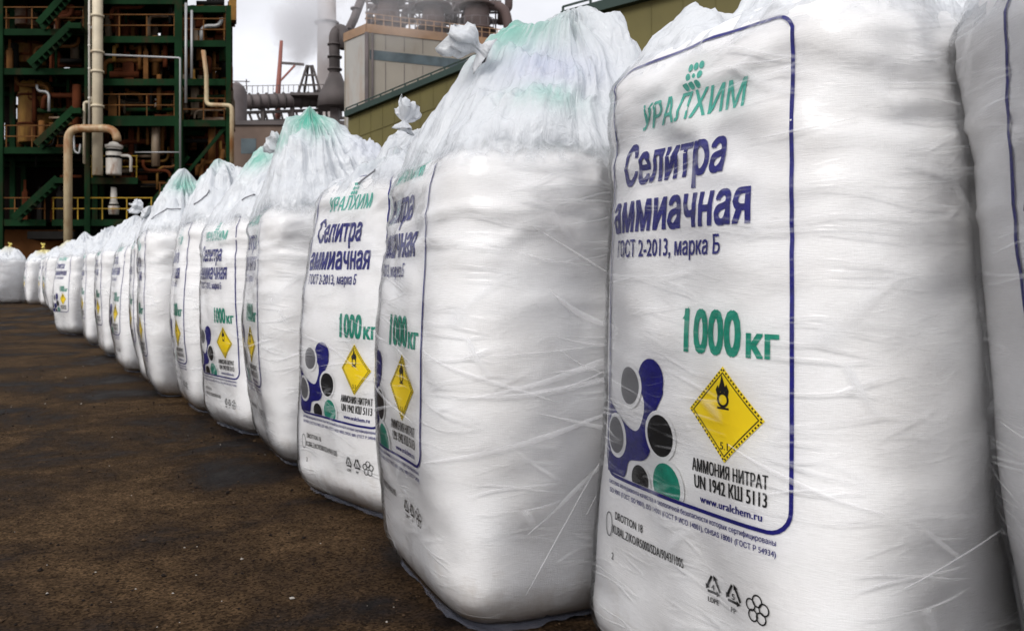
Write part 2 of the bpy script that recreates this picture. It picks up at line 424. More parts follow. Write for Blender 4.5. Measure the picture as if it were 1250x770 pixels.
def box(bm, x0, x1, y0, y1, z0, z1):
    v = [bm.verts.new(p) for p in ((x0, y0, z0), (x1, y0, z0), (x1, y1, z0), (x0, y1, z0), (x0, y0, z1), (x1, y0, z1), (x1, y1, z1), (x0, y1, z1))]
    for f in ((3, 2, 1, 0), (4, 5, 6, 7), (0, 1, 5, 4), (1, 2, 6, 5), (2, 3, 7, 6), (3, 0, 4, 7)):
        bm.faces.new([v[i] for i in f])

def bar(bm, a, b, w, h=None):
    a, b = Vector(a), Vector(b); h = h or w
    d = (b - a); 
    if d.length < 1e-6: return
    q = d.to_track_quat('Y', 'Z').to_matrix()
    vs = []
    for t in (a, b):
        for sx, sz in ((-1, -1), (1, -1), (1, 1), (-1, 1)):
            vs.append(bm.verts.new(t + q @ Vector((sx * w / 2, 0, sz * h / 2))))
    for f in ((0, 1, 2, 3), (7, 6, 5, 4), (0, 4, 5, 1), (1, 5, 6, 2), (2, 6, 7, 3), (3, 7, 4, 0)):
        bm.faces.new([vs[i] for i in f])

def tube(bm, pts, r, seg=12, cap=True, radii=None):
    pts = [Vector(p) for p in pts]
    rings = []
    up = Vector((0.13, 0.21, 0.97)).normalized()
    prev = None
    for i, p in enumerate(pts):
        d = (pts[min(i + 1, len(pts) - 1)] - pts[max(i - 1, 0)]).normalized()
        if prev is None:
            u = d.cross(up)
            if u.length < .1: u = d.cross(Vector((1, 0, 0)))
            u.normalize()
        else:
            u = (prev - d * prev.dot(d)).normalized()
        prev = u
        w = d.cross(u)
        rr = radii[i] if radii else r
        rings.append([bm.verts.new(p + (u * math.cos(2 * math.pi * k / seg) + w * math.sin(2 * math.pi * k / seg)) * rr) for k in range(seg)])
    for a, b in zip(rings, rings[1:]):
        for k in range(seg):
            f = bm.faces.new((a[k], a[(k + 1) % seg], b[(k + 1) % seg], b[k])); f.smooth = True
    if cap:
        bm.faces.new(rings[0][::-1]); bm.faces.new(rings[-1])

def bend(pts, r, n=6):
    """round the corners of a polyline"""
    pts = [Vector(p) for p in pts]; out = [pts[0]]
    for a, b, c in zip(pts, pts[1:], pts[2:]):
        d1 = (a - b).normalized(); d2 = (c - b).normalized()
        p0 = b + d1 * r; p2 = b + d2 * r
        for i in range(n + 1):
            t = i / n
            out.append(p0 * (1 - t) ** 2 + b * 2 * t * (1 - t) + p2 * t * t)
    out.append(pts[-1]); return out

def lathe(bm, c, prof, seg=24):
    c = Vector(c); rings = []
    for r, z in prof:
        rings.append([bm.verts.new(c + Vector((r * math.cos(2 * math.pi * k / seg), r * math.sin(2 * math.pi * k / seg), z))) for k in range(seg)])
    for a, b in zip(rings, rings[1:]):
        for k in range(seg):
            f = bm.faces.new((a[k], a[(k + 1) % seg], b[(k + 1) % seg], b[k])); f.smooth = True
    bm.faces.new(rings[0][::-1]); bm.faces.new(rings[-1])

def at(px, py, Y):
    return Vector(((px - 625) / 1000 * Y, Y, CAM_H - (py - 338) / 1000 * Y))

# numpy gradient-like value noise, seamless in 3-D
_rng = np.random.RandomState(7)
_T = _rng.rand(64, 64, 64).astype(np.float64) * 2 - 1
def vnoise(p):
    i = np.floor(p).astype(int); f = p - i; f = f * f * f * (f * (f * 6 - 15) + 10)
    i &= 63; j = (i + 1) & 63
    x0, y0, z0 = i[..., 0], i[..., 1], i[..., 2]; x1, y1, z1 = j[..., 0], j[..., 1], j[..., 2]
    fx, fy, fz = f[..., 0], f[..., 1], f[..., 2]
    def L(a, b, t): return a + (b - a) * t
    return L(L(L(_T[x0, y0, z0], _T[x1, y0, z0], fx), L(_T[x0, y1, z0], _T[x1, y1, z0], fx), fy),
             L(L(_T[x0, y0, z1], _T[x1, y0, z1], fx), L(_T[x0, y1, z1], _T[x1, y1, z1], fx), fy), fz)
def fbm(p, o=3, g=.5):
    s = 0; a = 1
    for k in range(o):
        s = s + a * vnoise(p * 2 ** k + 11.3 * k); a *= g
    return s

def sstep(a, b, x):
    t = np.clip((x - a) / (b - a), 0, 1); return t * t * (3 - 2 * t)

def gz(y):      # the yard rises slightly towards the plant
    return float(.19 * sstep(13.0, 22.0, y))

# ------------------------------------------------------------------ ground
def build_ground():
    ys = np.concatenate([np.linspace(-12, 12, 7), np.linspace(13, 23, 21), np.array([30, 45, 80, 140, 260, 500, 1200])])
    xs = np.array([-1500, -400, -120, -50, -20, -8, 0, 8, 20, 50, 120, 400, 1500])
    V = [(x, y, gz(y)) for y in ys for x in xs]; nx = len(xs)
    F = [(a * nx + b, a * nx + b + 1, (a + 1) * nx + b + 1, (a + 1) * nx + b) for a in range(len(ys) - 1) for b in range(nx - 1)]
    o = np_obj('ground', np.array(V), F, 'ground')
    tag(o, 'damp dark brown asphalt yard with black oily patches', 'ground', kind='structure')
build_ground()
def build_grit():
    rs = np.random.RandomState(5); V, F, mi = [], [], []
    oct_ = np.array([(1, 0, 0), (0, 1, 0), (-1, 0, 0), (0, -1, 0), (0, 0, 1), (0, 0, -1)], float)
    of = [(0, 1, 4), (1, 2, 4), (2, 3, 4), (3, 0, 4), (1, 0, 5), (2, 1, 5), (3, 2, 5), (0, 3, 5)]
    n = 5200
    for k in range(n):
        y = 1.2 + 9 * rs.rand() ** 1.6; x = -y * .72 + rs.rand() * y * .95
        r = rs.choice([.0025, .0035, .005, .009], p=[.45, .33, .17, .05]) * (.7 + .6 * rs.rand())
        v = oct_ * (r * (.6 + .8 * rs.rand(6, 1))) * np.array([1, 1, .7]); a = rs.rand() * 6.28
        c, s_ = math.cos(a), math.sin(a)
        v = np.stack([v[:, 0] * c - v[:, 1] * s_ + x, v[:, 0] * s_ + v[:, 1] * c + y, v[:, 2] + r * .35 + gz(y)], -1)
        V.append(v); F += [tuple(q + 6 * k for q in f) for f in of]; mi += [int(rs.choice(3, p=[.5, .465, .035]))] * 8
    o = np_obj('grit', np.concatenate(V), F, ['grit_dark', 'grit_brown', 'grit_pale'], None, False, None, mi)
    tag(o, 'loose grit and stray white granules scattered over the yard', 'grit', kind='stuff')
mat('grit_dark', (.016, .012, .010), .9, spec=.1); mat('grit_brown', (.07, .045, .027), .9, spec=.1); mat('grit_pale', (.34, .31, .27), .8, spec=.2)
build_grit()

# ------------------------------------------------------------------ left process plant (steel frame)
def build_plant():
    rnd = random.Random(3)
    Y0, Y1 = 38.0, 42.2
    k = Y0 / 1000
    def X(px): return (px - 625) * k
    def Z(py): return CAM_H - (py - 338) * k
    root = thing('process_structure', 'dark green multi storey steel process frame with stairs, platforms and rusty railings', 'industrial structure', (X(110), Y0, .19))
    def add(name, bm, m, smooth=False):
        for v in bm.verts: v.co.x -= SKEW * (v.co.y - Y0)
        o = obj(name, bm, m); o.parent = root; o.matrix_parent_inverse = Matrix.Translation(-Vector(root.location)); return o
    SKEW = .34                       # the frame's plan is a parallelogram: its bays run back and to the left
    ztop = Z(-110)
    rows_y = [Y0, Y0 + 2.1, Y1]
    for px, w in ((-60, .34), (1, .26), (107, .26), (218, .36), (279, .24)):
        for yy in rows_y:
            bm = bmesh.new()
            zt = ztop if px < 250 else Z(8)
            x = X(px)
            # I section column
            box(bm, x - w / 2, x + w / 2, yy - .14, yy - .11, .19, zt); box(bm, x - w / 2, x + w / 2, yy + .11, yy + .14, .19, zt)
            box(bm, x - .03, x + .03, yy - .108, yy + .108, .19, zt)
            add('column', bm, 'steel_green')
    # platforms: floor plates with edge beams, for each bay
    decks = [(-60, 107, -60), (-60, 107, -12), (-60, 107, 36), (-60, 107, 84), (-60, 107, 180), (-60, 60, 268),
             (107, 218, -50), (107, 218, -2), (107, 218, 45), (107, 218, 97), (107, 218, 142),
             (218, 279, 8), (218, 279, 50), (218, 279, 97), (218, 279, 147), (190, 279, 250), (60, 190, 268), (107, 172, 217)]
    for (a, b, py) in decks:
        z = Z(py); xa, xb = X(a) + .14, X(b) - .14
        depth = Y1 + .4 if py != 217 else Y0 + 2
        h = .46 if py == 142 else .30
        bm = bmesh.new()
        box(bm, xa, xb, Y0 - .08, Y0 + .08, z - h, z)            # edge beam
        box(bm, xa, xb, Y0 + .081, depth, z - .10, z - .02)      # floor plate
        for yy in rows_y[1:]:
            if yy < depth: box(bm, xa, xb, yy - .08, yy + .08, z - .36, z - .101)
        n = max(2, int((xb - xa) / 1.4))
        for i in range(1, n):
            xx = xa + (xb - xa) * i / n
            box(bm, xx - .05, xx + .05, Y0 + .082, depth - .3, z - .26, z - .1005)
        add('platform', bm, 'steel_green')
        # railing
        bm = bmesh.new()
        ye = Y0 - .02
        n = max(2, int((xb - xa) / 1.1))
        for i in range(n + 1):
            xx = xa + .06 + (xb - xa - .12) * i / n
            bar(bm, (xx, ye, z + .002), (xx, ye, z + 1.0), .05)
        for hh in (.5, 1.0):
            bar(bm, (xa, ye - .04, z + hh), (xb, ye - .04, z + hh), .045)
        if py not in (-60, 84, 8, 97): add('railing', bm, 'rail_yellow' if (py in (268, 217) and a > 0) else 'rust_rail')
    # diagonal braces
    for (a, b, p0, p1, yy) in ((107, 218, 45, -50, Y1), (218, 279, 97, 50, Y1), (218, 279, 50, 8, Y1 - .3), (279, 218, 147, 97, Y1), (172, 230, 262, 190, Y0 + .3),
                               (195, 279, 250, 150, Y0 + .2), (-60, 107, 180, 84, Y1 - .4), (107, 218, 142, 97, Y0 + 3), (60, 107, 130, 84, Y0 + 2)):
        bm = bmesh.new(); bar(bm, (X(a), yy, Z(p0)), (X(b), yy, Z(p1)), .16); add('brace', bm, 'steel_green')
    # stairs with rusty handrails
    for (ax, ay, bx, by) in ((41, 84, 92, 36), (49, 180, 95, 137), (22, 268, 75, 220), (95, -12, 52, 36)):
        bm = bmesh.new()
        a0 = Vector((X(ax), Y0 - .9, Z(ay))); b0 = Vector((X(bx), Y0 - .9, Z(by)))
        for dy in (0, .75):
            bar(bm, a0 + Vector((0, dy, 0)), b0 + Vector((0, dy, 0)), .06, .3)
        n = 9
        for i in range(1, n):
            c = a0.lerp(b0, i / n); box(bm, c.x - .13, c.x + .13, c.y + .035, c.y + .715, c.z - .02, c.z + .02)
        st = add('staircase', bm, 'steel_green')
        bm = bmesh.new()
        for dy in (-.045, .795):
            o1 = Vector((0, dy, 1.0)); o2 = Vector((0, dy, .5))
            bar(bm, a0 + o1, b0 + o1, .06); bar(bm, a0 + o2, b0 + o2, .05)
            for i in range(6):
                c = a0.lerp(b0, i / 5); bar(bm, (c.x, c.y + dy, c.z - .1), (c.x, c.y + dy, c.z + 1.0), .05)
        for v in bm.verts: v.co.x -= SKEW * (v.co.y - Y0)
        h = obj('handrail', bm, 'rust_rail', st); h.matrix_parent_inverse = Matrix.Translation(-Vector(root.location))
    # landing by each stair top
    for (a, b, py) in ((88, 107, 36), (92, 107, 137), (70, 90, 220)):
        bm = bmesh.new(); box(bm, X(a), X(b) - .14, Y0 - 1.0, Y0 - .085, Z(py) - .25, Z(py) - .004); add('landing', bm, 'steel_green')
    # near-black sheets added behind the bays to darken their interior, with openings
    kb = (Y1 + .3) / 1000
    def XB(px): return (px - 625) * kb + SKEW * (Y1 + .3 - Y0)
    def ZB(py): return CAM_H - (py - 338) * kb
    holes = [(2, 13, 22, 31), (0, 11, 62, 79), (78, 85, 63, 92), (12, 22, 109, 128), (13, 21, 132, 147), (109, 117, 26, 35), (120, 137, 27, 33), (40, 50, 20, 29),
             (186, 196, 30, 45), (197, 201, 48, 58), (207, 212, 33, 38), (222, 236, 33, 45), (238, 251, 31, 46), (258, 268, 24, 47), (269, 273, 20, 34), (226, 234, 74, 96),
             (259, 267, 64, 92), (269, 273, 58, 72), (271, 275, 88, 96), (229, 237, 115, 126), (232, 236, 160, 168), (194, 198, 160, 166), (245, 252, 70, 84), (240, 247, 2, 7), (0, 6, 150, 170), (221, 278, -12, 7)]
    holes += [(x, x + rnd.uniform(3, 7), y, y + rnd.uniform(3, 8)) for x, y in ((30, -20), (150, -25), (190, -15))]
    xs = sorted(set([-110, 284] + [h[0] for h in holes] + [h[1] for h in holes])); ys_ = sorted(set([-100, 330] + [h[2] for h in holes] + [h[3] for h in holes]))
    bm = bmesh.new()
    for i in range(len(xs) - 1):
        run = None
        for j in range(len(ys_) - 1):
            cx, cy = (xs[i] + xs[i + 1]) / 2, (ys_[j] + ys_[j + 1]) / 2
            solid = not any(h[0] < cx < h[1] and h[2] < cy < h[3] for h in holes) and not (cx > 217 and cy < -1)
            if solid and run is None: run = ys_[j]
            if (not solid or j == len(ys_) - 2) and run is not None:
                end = ys_[j + 1] if solid else ys_[j]
                box(bm, XB(xs[i]), XB(xs[i + 1]), Y1 + .3, Y1 + .38, ZB(end), ZB(run)); run = None
    bmesh.ops.remove_doubles(bm, verts=bm.verts, dist=.0005)
    add('shade_backing', bm, 'bay_shade_dark')
    # base wall
    bm = bmesh.new(); box(bm, X(-60), X(85), Y0 + 1.2, Y0 + 1.5, .18, Z(270) - .32); add('base_wall', bm, 'wall_brown')
    bm = bmesh.new(); box(bm, X(36), X(92), Y0 - .4, Y0 + 1.19, Z(292), Z(283)); add('dark_slot', bm, 'steel_dark')  # near-black box paints the dark of a slot at the base wall
    # ducts and small pipework fixed to the frame
    for i in range(190):
        bay = rnd.choice([(5, 100), (112, 212), (112, 212), (112, 212), (224, 274), (224, 274)])
        px = rnd.uniform(*bay); yy = rnd.uniform(Y0 + .5, Y1 - .4)
        top = rnd.choice([-2, 45, 97, 142, 36, 84]); ln = rnd.uniform(20, 60)
        s = yy / 1000
        x = (px - 625) * s + SKEW * (yy - Y0); z1 = CAM_H + (338 - top) * s * .97; z0 = z1 - ln * s
        bm = bmesh.new(); tube(bm, [(x, yy, z0), (x, yy, z1)], rnd.uniform(.06, .22), 8)
        add('riser_pipe', bm, rnd.choice(['rust', 'rust', 'rust_rail', 'tank_grey', 'steel_dark', 'steel_green', 'rust_rail']))
    for i in range(90):
        bay = rnd.choice([(5, 100), (112, 212), (112, 212), (224, 274)])
        py = rnd.uniform(0, 230); yy = rnd.uniform(Y0 + .5, Y1 - .4); s = yy / 1000
        a = rnd.uniform(bay[0], bay[1] - 20); b = min(bay[1], a + rnd.uniform(20, 70))
        bm = bmesh.new(); z = CAM_H + (338 - py) * s
        tube(bm, [((a - 625) * s + SKEW * (yy - Y0), yy, z), ((b - 625) * s + SKEW * (yy - Y0), yy, z)], rnd.uniform(.05, .17), 8)
        add('cross_pipe', bm, rnd.choice(['rust', 'rust', 'rust_rail', 'steel_dark', 'steel_green', 'tank_grey']))
    for i in range(46):
        (a, b, py) = rnd.choice(decks); px = rnd.uniform(max(a, -5) + 3, b - 12); w_ = rnd.uniform(4, 12) * k; h_ = rnd.uniform(.5, 1.6); yy = rnd.uniform(Y0 + .5, Y0 + 2.6)
        if py in (217, 268) and px > 60: continue
        x = X(px) + SKEW * (yy - Y0); z = Z(py) - .018
        bm = bmesh.new(); box(bm, x, x + w_, yy, yy + .7, z, z + h_); box(bm, x + .05, x + w_ - .05, yy + .05, yy + .65, z + h_ + .001, z + h_ + .12); bar(bm, (x + w_ * .3, yy + .3, z + h_ + .121), (x + w_ * .3, yy + .3, z + h_ + .6), .12)
        add('pump_housing', bm, rnd.choice(['rust', 'rust', 'tank_ochre', 'tank_grey', 'steel_dark', 'rust_rail']))
    for i in range(40):
        bay = rnd.choice([(3, 100), (112, 212), (112, 212), (224, 274)]); yy = rnd.uniform(Y0 + .3, Y0 + 2.0)
        a, b = rnd.uniform(*bay), rnd.uniform(*bay); t0 = rnd.choice([-2, 36, 45, 84, 97, 142, 180]) + rnd.uniform(6, 34); t1 = t0 - rnd.uniform(8, 22); t2 = t0 + rnd.uniform(8, 28)
        g = lambda px, py: (X(px) + SKEW * (yy - Y0), yy, Z(py))
        bm = bmesh.new(); rr = rnd.uniform(.05, .13); tube(bm, bend([g(a, t1), g(a, t0), g(b, t0), g(b, t2)], min(.35, abs(b - a) * k * .45 + .01)), rr, 8)
        add('bent_pipe', bm, rnd.choice(['rust', 'rust_rail', 'tank_ochre', 'tank_grey', 'pipe_grey', 'steel_dark', 'rust']))
    # heat exchangers and cabinets standing on the floors belong to separate things
    def tank(label, px, top, bot, rpx, yy, m, name='storage_tank', cat='tank', dome=True):
        s = yy / 1000; r = rpx * s; x = (px - 625) * s; z0 = CAM_H + (338 - bot) * s; h = (bot - top) * s
        t = thing(name, label, cat, (x, yy, z0))
        bm = bmesh.new()
        prof = [(r * .97, 0), (r, .05)] + [(r, h * q) for q in (.3, .6, .85)] + ([(r * .92, h * .93), (r * .6, h * .985), (r * .1, h)] if dome else [(r, h)])
        lathe(bm, (0, 0, 0), prof); obj('shell', bm, m, t)
        for q in (.28, .72):
            bm = bmesh.new(); lathe(bm, (0, 0, h * q), [(r + .005, -.06), (r + .05, -.05), (r + .05, .05), (r + .005, .06)]); obj('band', bm, 'rust', t)
        bm = bmesh.new(); tube(bm, [(r * .5, -r * .86 - .03, h * .05), (r * .5, -r * .86 - .03, h * .95)], .045, 8); obj('downpipe', bm, 'rust', t)
        return t
    tank('tall ochre tank with rust streaks behind the lower left stairs', 44, 97, 176, 19, Y0 + 2, 'tank_ochre')
    tank('ochre tank beside the upper left stairs', 38, 46, 80, 17, Y0 + 2, 'tank_ochre')
    tank('grey beige tank on the top left floor', 33, 4, 33, 13, Y0 + 2.3, 'tank_grey')
    tank('second rusty tank on the top left floor, right of the grey beige one', 62, 2, 33, 9, Y0 + 2.3, 'rust')
    tank('rust red column vessel in the middle bay under the upper floor', 172, 58, 96, 8, Y0 + 2, 'rust', 'column_vessel', 'vessel')
    tank('wide dark red vessel high in the middle bay', 152, 4, 44, 16, Y0 + 2.6, 'rust', 'column_vessel', 'vessel')
    tank('narrow rust brown vessel right of the red column in the middle bay', 192, 62, 96, 5, Y0 + 2.4, 'rust_rail', 'column_vessel', 'vessel')
    tank('small white drum on the thick green platform beside the railing', 192, 120, 137, 3, Y0 + 1, 'vessel_white', 'drum', 'drum')
    tank('orange rusty hopper low in the right bay of the frame', 262, 160, 215, 12, Y0 + 2, 'rust', 'hopper', 'hopper')

    # separate pipes
    def pipe(name, label, pts, r, m, flange=()):
        a = Vector(pts[0])
        t = thing(name, label, 'pipe', a)
        bm = bmesh.new(); tube(bm, [Vector(p) - a for p in pts], r, 14); obj('run', bm, m, t)
        for f in flange:
            f = Vector(f) - a; bm = bmesh.new(); lathe(bm, f, [(r + .003, -.05), (r * 1.28, -.045), (r * 1.28, .045), (r + .003, .05)], 16); obj('flange', bm, m, t)
        return t
    yf = Y0 - .6; kf = yf / 1000
    def F(px, py, dy=0): 
        s = (yf + dy) / 1000
        return Vector(((px - 625) * s, yf + dy, CAM_H - (py - 338) * s))
    pipe('vertical_pipe', 'thick straight cream pipe rising the full height of the green frame', [F(119, 214), F(119, 60), F(119, -90)], 6.0 * kf, 'pipe_cream', [F(119, 64), F(119, 88), F(119, 130), F(119, 20)])
    pipe('bent_pipe', 'cream pipe bent like an upside down letter u over the white vessel', bend([F(83, 330, -.8), F(83, 157, -.8), F(143, 157, -.8), F(143, 172, -.8)], 15 * kf), 4.8 * kf, 'pipe_rusty')
    pipe('thin_pipe', 'thin white pipe running down beside the thick cream pipe', [F(109, 155), F(109, -80)], 1.3 * kf, 'vessel_white', [F(109, 30), F(109, 56), F(109, 84), F(109, 120)])
    pipe('small_bent_pipe', 'small cream pipe with a square bend left of the thick cream pipe', bend([F(103, 200, .2), F(103, 125, .2), F(113, 125, .2), F(113, 118, .2)], 3 * kf), 1.8 * kf, 'pipe_cream')
    pipe('conduit', 'thin grey conduit making a square corner over the middle bay', bend([F(128, 67, .1), F(220, 71, .1), F(220, 205, .1)], 2 * kf), 1.2 * kf, 'pipe_grey')
    pipe('conduit', 'short horizontal grey conduit low in the middle bay', [F(165, 186, .1), F(219, 186, .1)], .8 * kf, 'pipe_grey')
    pipe('vertical_pipe', 'grey pipe standing just right of the green corner column', [F(227, 126), F(227, 4)], 1.5 * kf, 'pipe_grey')
    pipe('vertical_pipe', 'second grey pipe in the right bay, shorter than the one by the column', [F(234, 96), F(234, 13)], 1.4 * kf, 'pipe_grey')
    pipe('stepped_pipe', 'pale yellow pipe stepping down around the right corner of the frame', bend([F(248, 62), F(252, 92), F(252, 128), F(283, 129), F(283, 200)], 6 * kf), 2.6 * kf, 'pipe_rusty')
    pipe('looped_pipe', 'thin white looped pipe between the bent pipe and the thick cream pipe', bend([F(90, 165, .3), F(91, 185, .3), F(97, 188, .3), F(98, 176, .3)], 3 * kf), 1.2 * kf, 'pipe_grey')
    # white vessel under the bent pipe
    base = F(139, 214, .3)
    t = thing('pressure_vessel', 'white upright vessel with dark bands standing on the lower green platform', 'vessel', base)
    s = kf
    bm = bmesh.new(); lathe(bm, (0, 0, 0), [(8.5 * s, 0), (9 * s, 3 * s), (9 * s, 30 * s), (8 * s, 36 * s), (5 * s, 40 * s), (1 * s, 41.5 * s)]); obj('shell', bm, 'vessel_white', t)
    for z in (22, 30):
        bm = bmesh.new(); lathe(bm, (0, 0, z * s), [(9.05 * s, -.06), (9.5 * s, -.05), (9.5 * s, .05), (9.05 * s, .06)]); obj('band', bm, 'steel_dark', t)
    bm = bmesh.new(); tube(bm, bend([(8 * s, 0, 24 * s), (21 * s, 0, 24 * s), (21 * s, 0, 4 * s)], 5 * s), 1.8 * s, 10); obj('side_pipe', bm, 'vessel_white', t)
    bm = bmesh.new(); lathe(bm, (0, 0, 33 * s), [(8.6 * s, 0), (10.2 * s, .02), (10.2 * s, .14), (8.6 * s, .16)]); obj('flange', bm, 'vessel_white', t)
    base = F(139, 262, .9)
    t = thing('pressure_vessel', 'grey tapered vessel below the platform, behind the yellow railing', 'vessel', base)
    bm = bmesh.new(); lathe(bm, (0, 0, 0), [(6 * s, 0), (6.5 * s, 10 * s), (4 * s, 18 * s), (3.5 * s, 34 * s)]); obj('shell', bm, 'vessel_white', t)
    bm = bmesh.new(); lathe(bm, (0, 0, 12 * s), [(6.3 * s, -.04), (7 * s, -.03), (7 * s, .03), (6.3 * s, .04)]); obj('band', bm, 'steel_dark', t)
build_plant()

# ------------------------------------------------------------------ far plant on the right
def build_far():
    rnd = random.Random(11)
    G = .19
    # --- beige building
    c = Vector((-15.1, 85, 0)); e = Vector((11.0, 95.6, 0)); w = Vector((-18.1, 88.4, 0)); n = e + (w - c)
    H = 27.3
    root = thing('process_building', 'tall windowless beige building with a dark glazed strip and rusty roof edge', 'building', (c.x, c.y, G))
    inv = Matrix.Translation(-Vector(root.location))
    def add(name, bm, m, p=root):
        o = obj(name, bm, m); o.parent = p; o.matrix_parent_inverse = inv; return o
    def wall(a, b, z0, z1, m, name, out=0.0, th=.3):
        bm = bmesh.new(); d = (b - a).normalized(); nn = Vector((d.y, -d.x, 0))
        p = [a + nn * out, b + nn * out, b + nn * (out - th), a + nn * (out - th)]
        lo = [bm.verts.new((q.x, q.y, z0)) for q in p]; hi = [bm.verts.new((q.x, q.y, z1)) for q in p]
        bm.faces.new(lo[::-1]); bm.faces.new(hi)
        for i in range(4): bm.faces.new((lo[i], lo[(i + 1) % 4], hi[(i + 1) % 4], hi[i]))
        return add(name, bm, m)
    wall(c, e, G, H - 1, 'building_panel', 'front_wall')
    wall(w, c + (w - c).normalized() * .02, G, H - 1, 'building_side_lit', 'side_wall')
    wall(n, w, G, H - 1, 'building_panel', 'rear_wall'); wall(e, n, G, H - 1, 'building_side_lit', 'side_wall')
    bm = bmesh.new(); bm.faces.new([bm.verts.new((q.x, q.y, H - 1.05)) for q in (c, e, n, w)]); add('roof', bm, 'tower_brown')
    wall(c, e, H - 1, H - .1, 'roof_edge', 'parapet', .12, .5); wall(w, c, H - 1.02, H - .1, 'roof_edge', 'parapet', .12, .5)
    gl = wall(c + (e - c) * .012, e, H - 3.75, H - 2.75, 'glazing', 'window', .05, .1)
    bm = bmesh.new(); d = (e - c).normalized(); nn = Vector((d.y, -d.x, 0))
    for i in range(22):
        p = c + (e - c) * (.012 + i * .0465) + nn * .07; bar(bm, (p.x, p.y, H - 3.78), (p.x, p.y, H - 2.72), .12)
    for z in (H - 3.8, H - 2.7):
        a = c + nn * .09 + (e - c) * .01; b = e + nn * .09; bar(bm, (a.x, a.y, z), (b.x, b.y, z), .12)
    add('window_frame', bm, 'steel_grey', gl)
    bm = bmesh.new(); p = c + nn * .1; bar(bm, (p.x, p.y, G), (p.x, p.y, H - 1), .35); p2 = c + nn * .1 + d * .6; bar(bm, (p2.x, p2.y, G), (p2.x, p2.y, H - 1), .2); add('corner_downpipe', bm, 'steel_grey')
    bm = bmesh.new()
    for i in range(32):
        p = c + (e - c) * (i / 31); bar(bm, (p.x, p.y, H - .1), (p.x, p.y, H + 1.0), .10)
    for z in (H + .5, H + 1.0): bar(bm, (c.x, c.y, z), (e.x, e.y, z), .08)
    add('roof_railing', bm, 'roof_edge')
    bm = bmesh.new()
    for i in range(1, 14):
        p = c + (e - c) * (i / 14) + nn * .012; bar(bm, (p.x, p.y, G), (p.x, p.y, H - 3.9), .05)
        bar(bm, (p.x, p.y, H - 2.6), (p.x, p.y, H - 1.02), .05)
    add('panel_joint', bm, 'steel_grey')
    # --- process towers on the roof
    def tower(label, px, hw, y_, tall, cone):
        s = y_ / 1000; x = (px - 625) * s; r = hw * s; z0 = H - 1.0
        t = thing('roof_tower', label, 'process tower', (x, y_, z0), 0, 'brown towers on the beige building')
        bm = bmesh.new()
        lathe(bm, (0, 0, 0), [(r * 1.0, 0), (r * 1.0, 2.0), (r * .95, 2.6), (r * cone, 4.5), (r * cone, tall)], 16); obj('shell', bm, 'tower_brown', t)
        for z in (2.3, 5.0):
            bm = bmesh.new(); lathe(bm, (0, 0, z), [(r * .9, -.1), (r * 1.35, -.08), (r * 1.35, .08), (r * .9, .1)], 16); obj('gallery_deck', bm, 'tower_brown', t)
            bm = bmesh.new(); q = r * 1.32
            for i in range(14):
                a = 2 * math.pi * i / 14; bar(bm, (q * math.cos(a), q * math.sin(a), z + .08), (q * math.cos(a), q * math.sin(a), z + 1.1), .07)
            pts = [(q * math.cos(2 * math.pi * i / 14), q * math.sin(2 * math.pi * i / 14), z + 1.1) for i in range(15)]
            for a, b in zip(pts, pts[1:]): bar(bm, a, b, .07)
            obj('railing', bm, 'steel_grey', t)
        return t
    tower('leftmost of the three brown process towers on the beige building', 474, 16, 90, 9, .8)
    tower('middle one of the three brown process towers on the beige building', 529, 17, 92, 9, .75)
    tw = tower('rightmost brown process tower, with a fat elbow duct beside it', 582, 17, 92, 9, .9)
    bm = bmesh.new(); s = .092
    tube(bm, bend([(10 * s, 0, 5.2), (34 * s, 0, 5.0), (40 * s, -.2, 2.0), (40 * s, -.2, .6)], 1.2), .55, 10); obj('elbow_duct', bm, 'tower_brown', tw)
    # --- lattice steel between the towers
    t = thing('roof_lattice', 'rusty lattice steelwork standing between the roof towers', 'steelwork', (-9, 93, H - 1))
    bm = bmesh.new(); p0 = Vector((-9, 93, H - 1))
    for px in (448, 462, 500, 512, 552, 560, 605):
        a = at(px, 0, 93); bar(bm, Vector((a.x, 93, H - 1)) - p0, Vector((a.x, 93, H + 6)) - p0, .16)
    obj('post', bm, 'steel_grey', t)
    bm = bmesh.new()
    for py in (2, 16):
        a, b = at(446, py, 93), at(612, py, 93); bar(bm, a - p0, b - p0, .2)
    obj('beam', bm, 'steel_grey', t)
    bm = bmesh.new()
    for a, b in ((490, 512), (545, 560), (600, 560), (446, 462)):
        bar(bm, at(a, 24, 93) - p0, at(b, 0, 93) - p0, .15); bar(bm, at(a, 2, 93) - p0, at(b, 24, 93) - p0, .12)
    obj('brace', bm, 'steel_grey', t)

    for px, rr in ((452, .3), (494, .42), (503, .25), (548, .5), (556, .25), (566, .3), (612, .45), (538, .2)):
        bm = bmesh.new(); tube(bm, bend([at(px, 30, 94) - p0, at(px, 9 + px % 7, 94) - p0, at(px + 9, 9 + px % 7, 94) - p0, at(px + 9, -30, 94) - p0], .5), rr, 8); obj('pipe', bm, 'tower_brown', t)
    for py in (8, 24):
        bm = bmesh.new(); a, b = at(448, py, 95), at(612, py + 3, 95); tube(bm, [a - p0, b - p0], .32, 8); obj('pipe', bm, 'steel_grey', t)
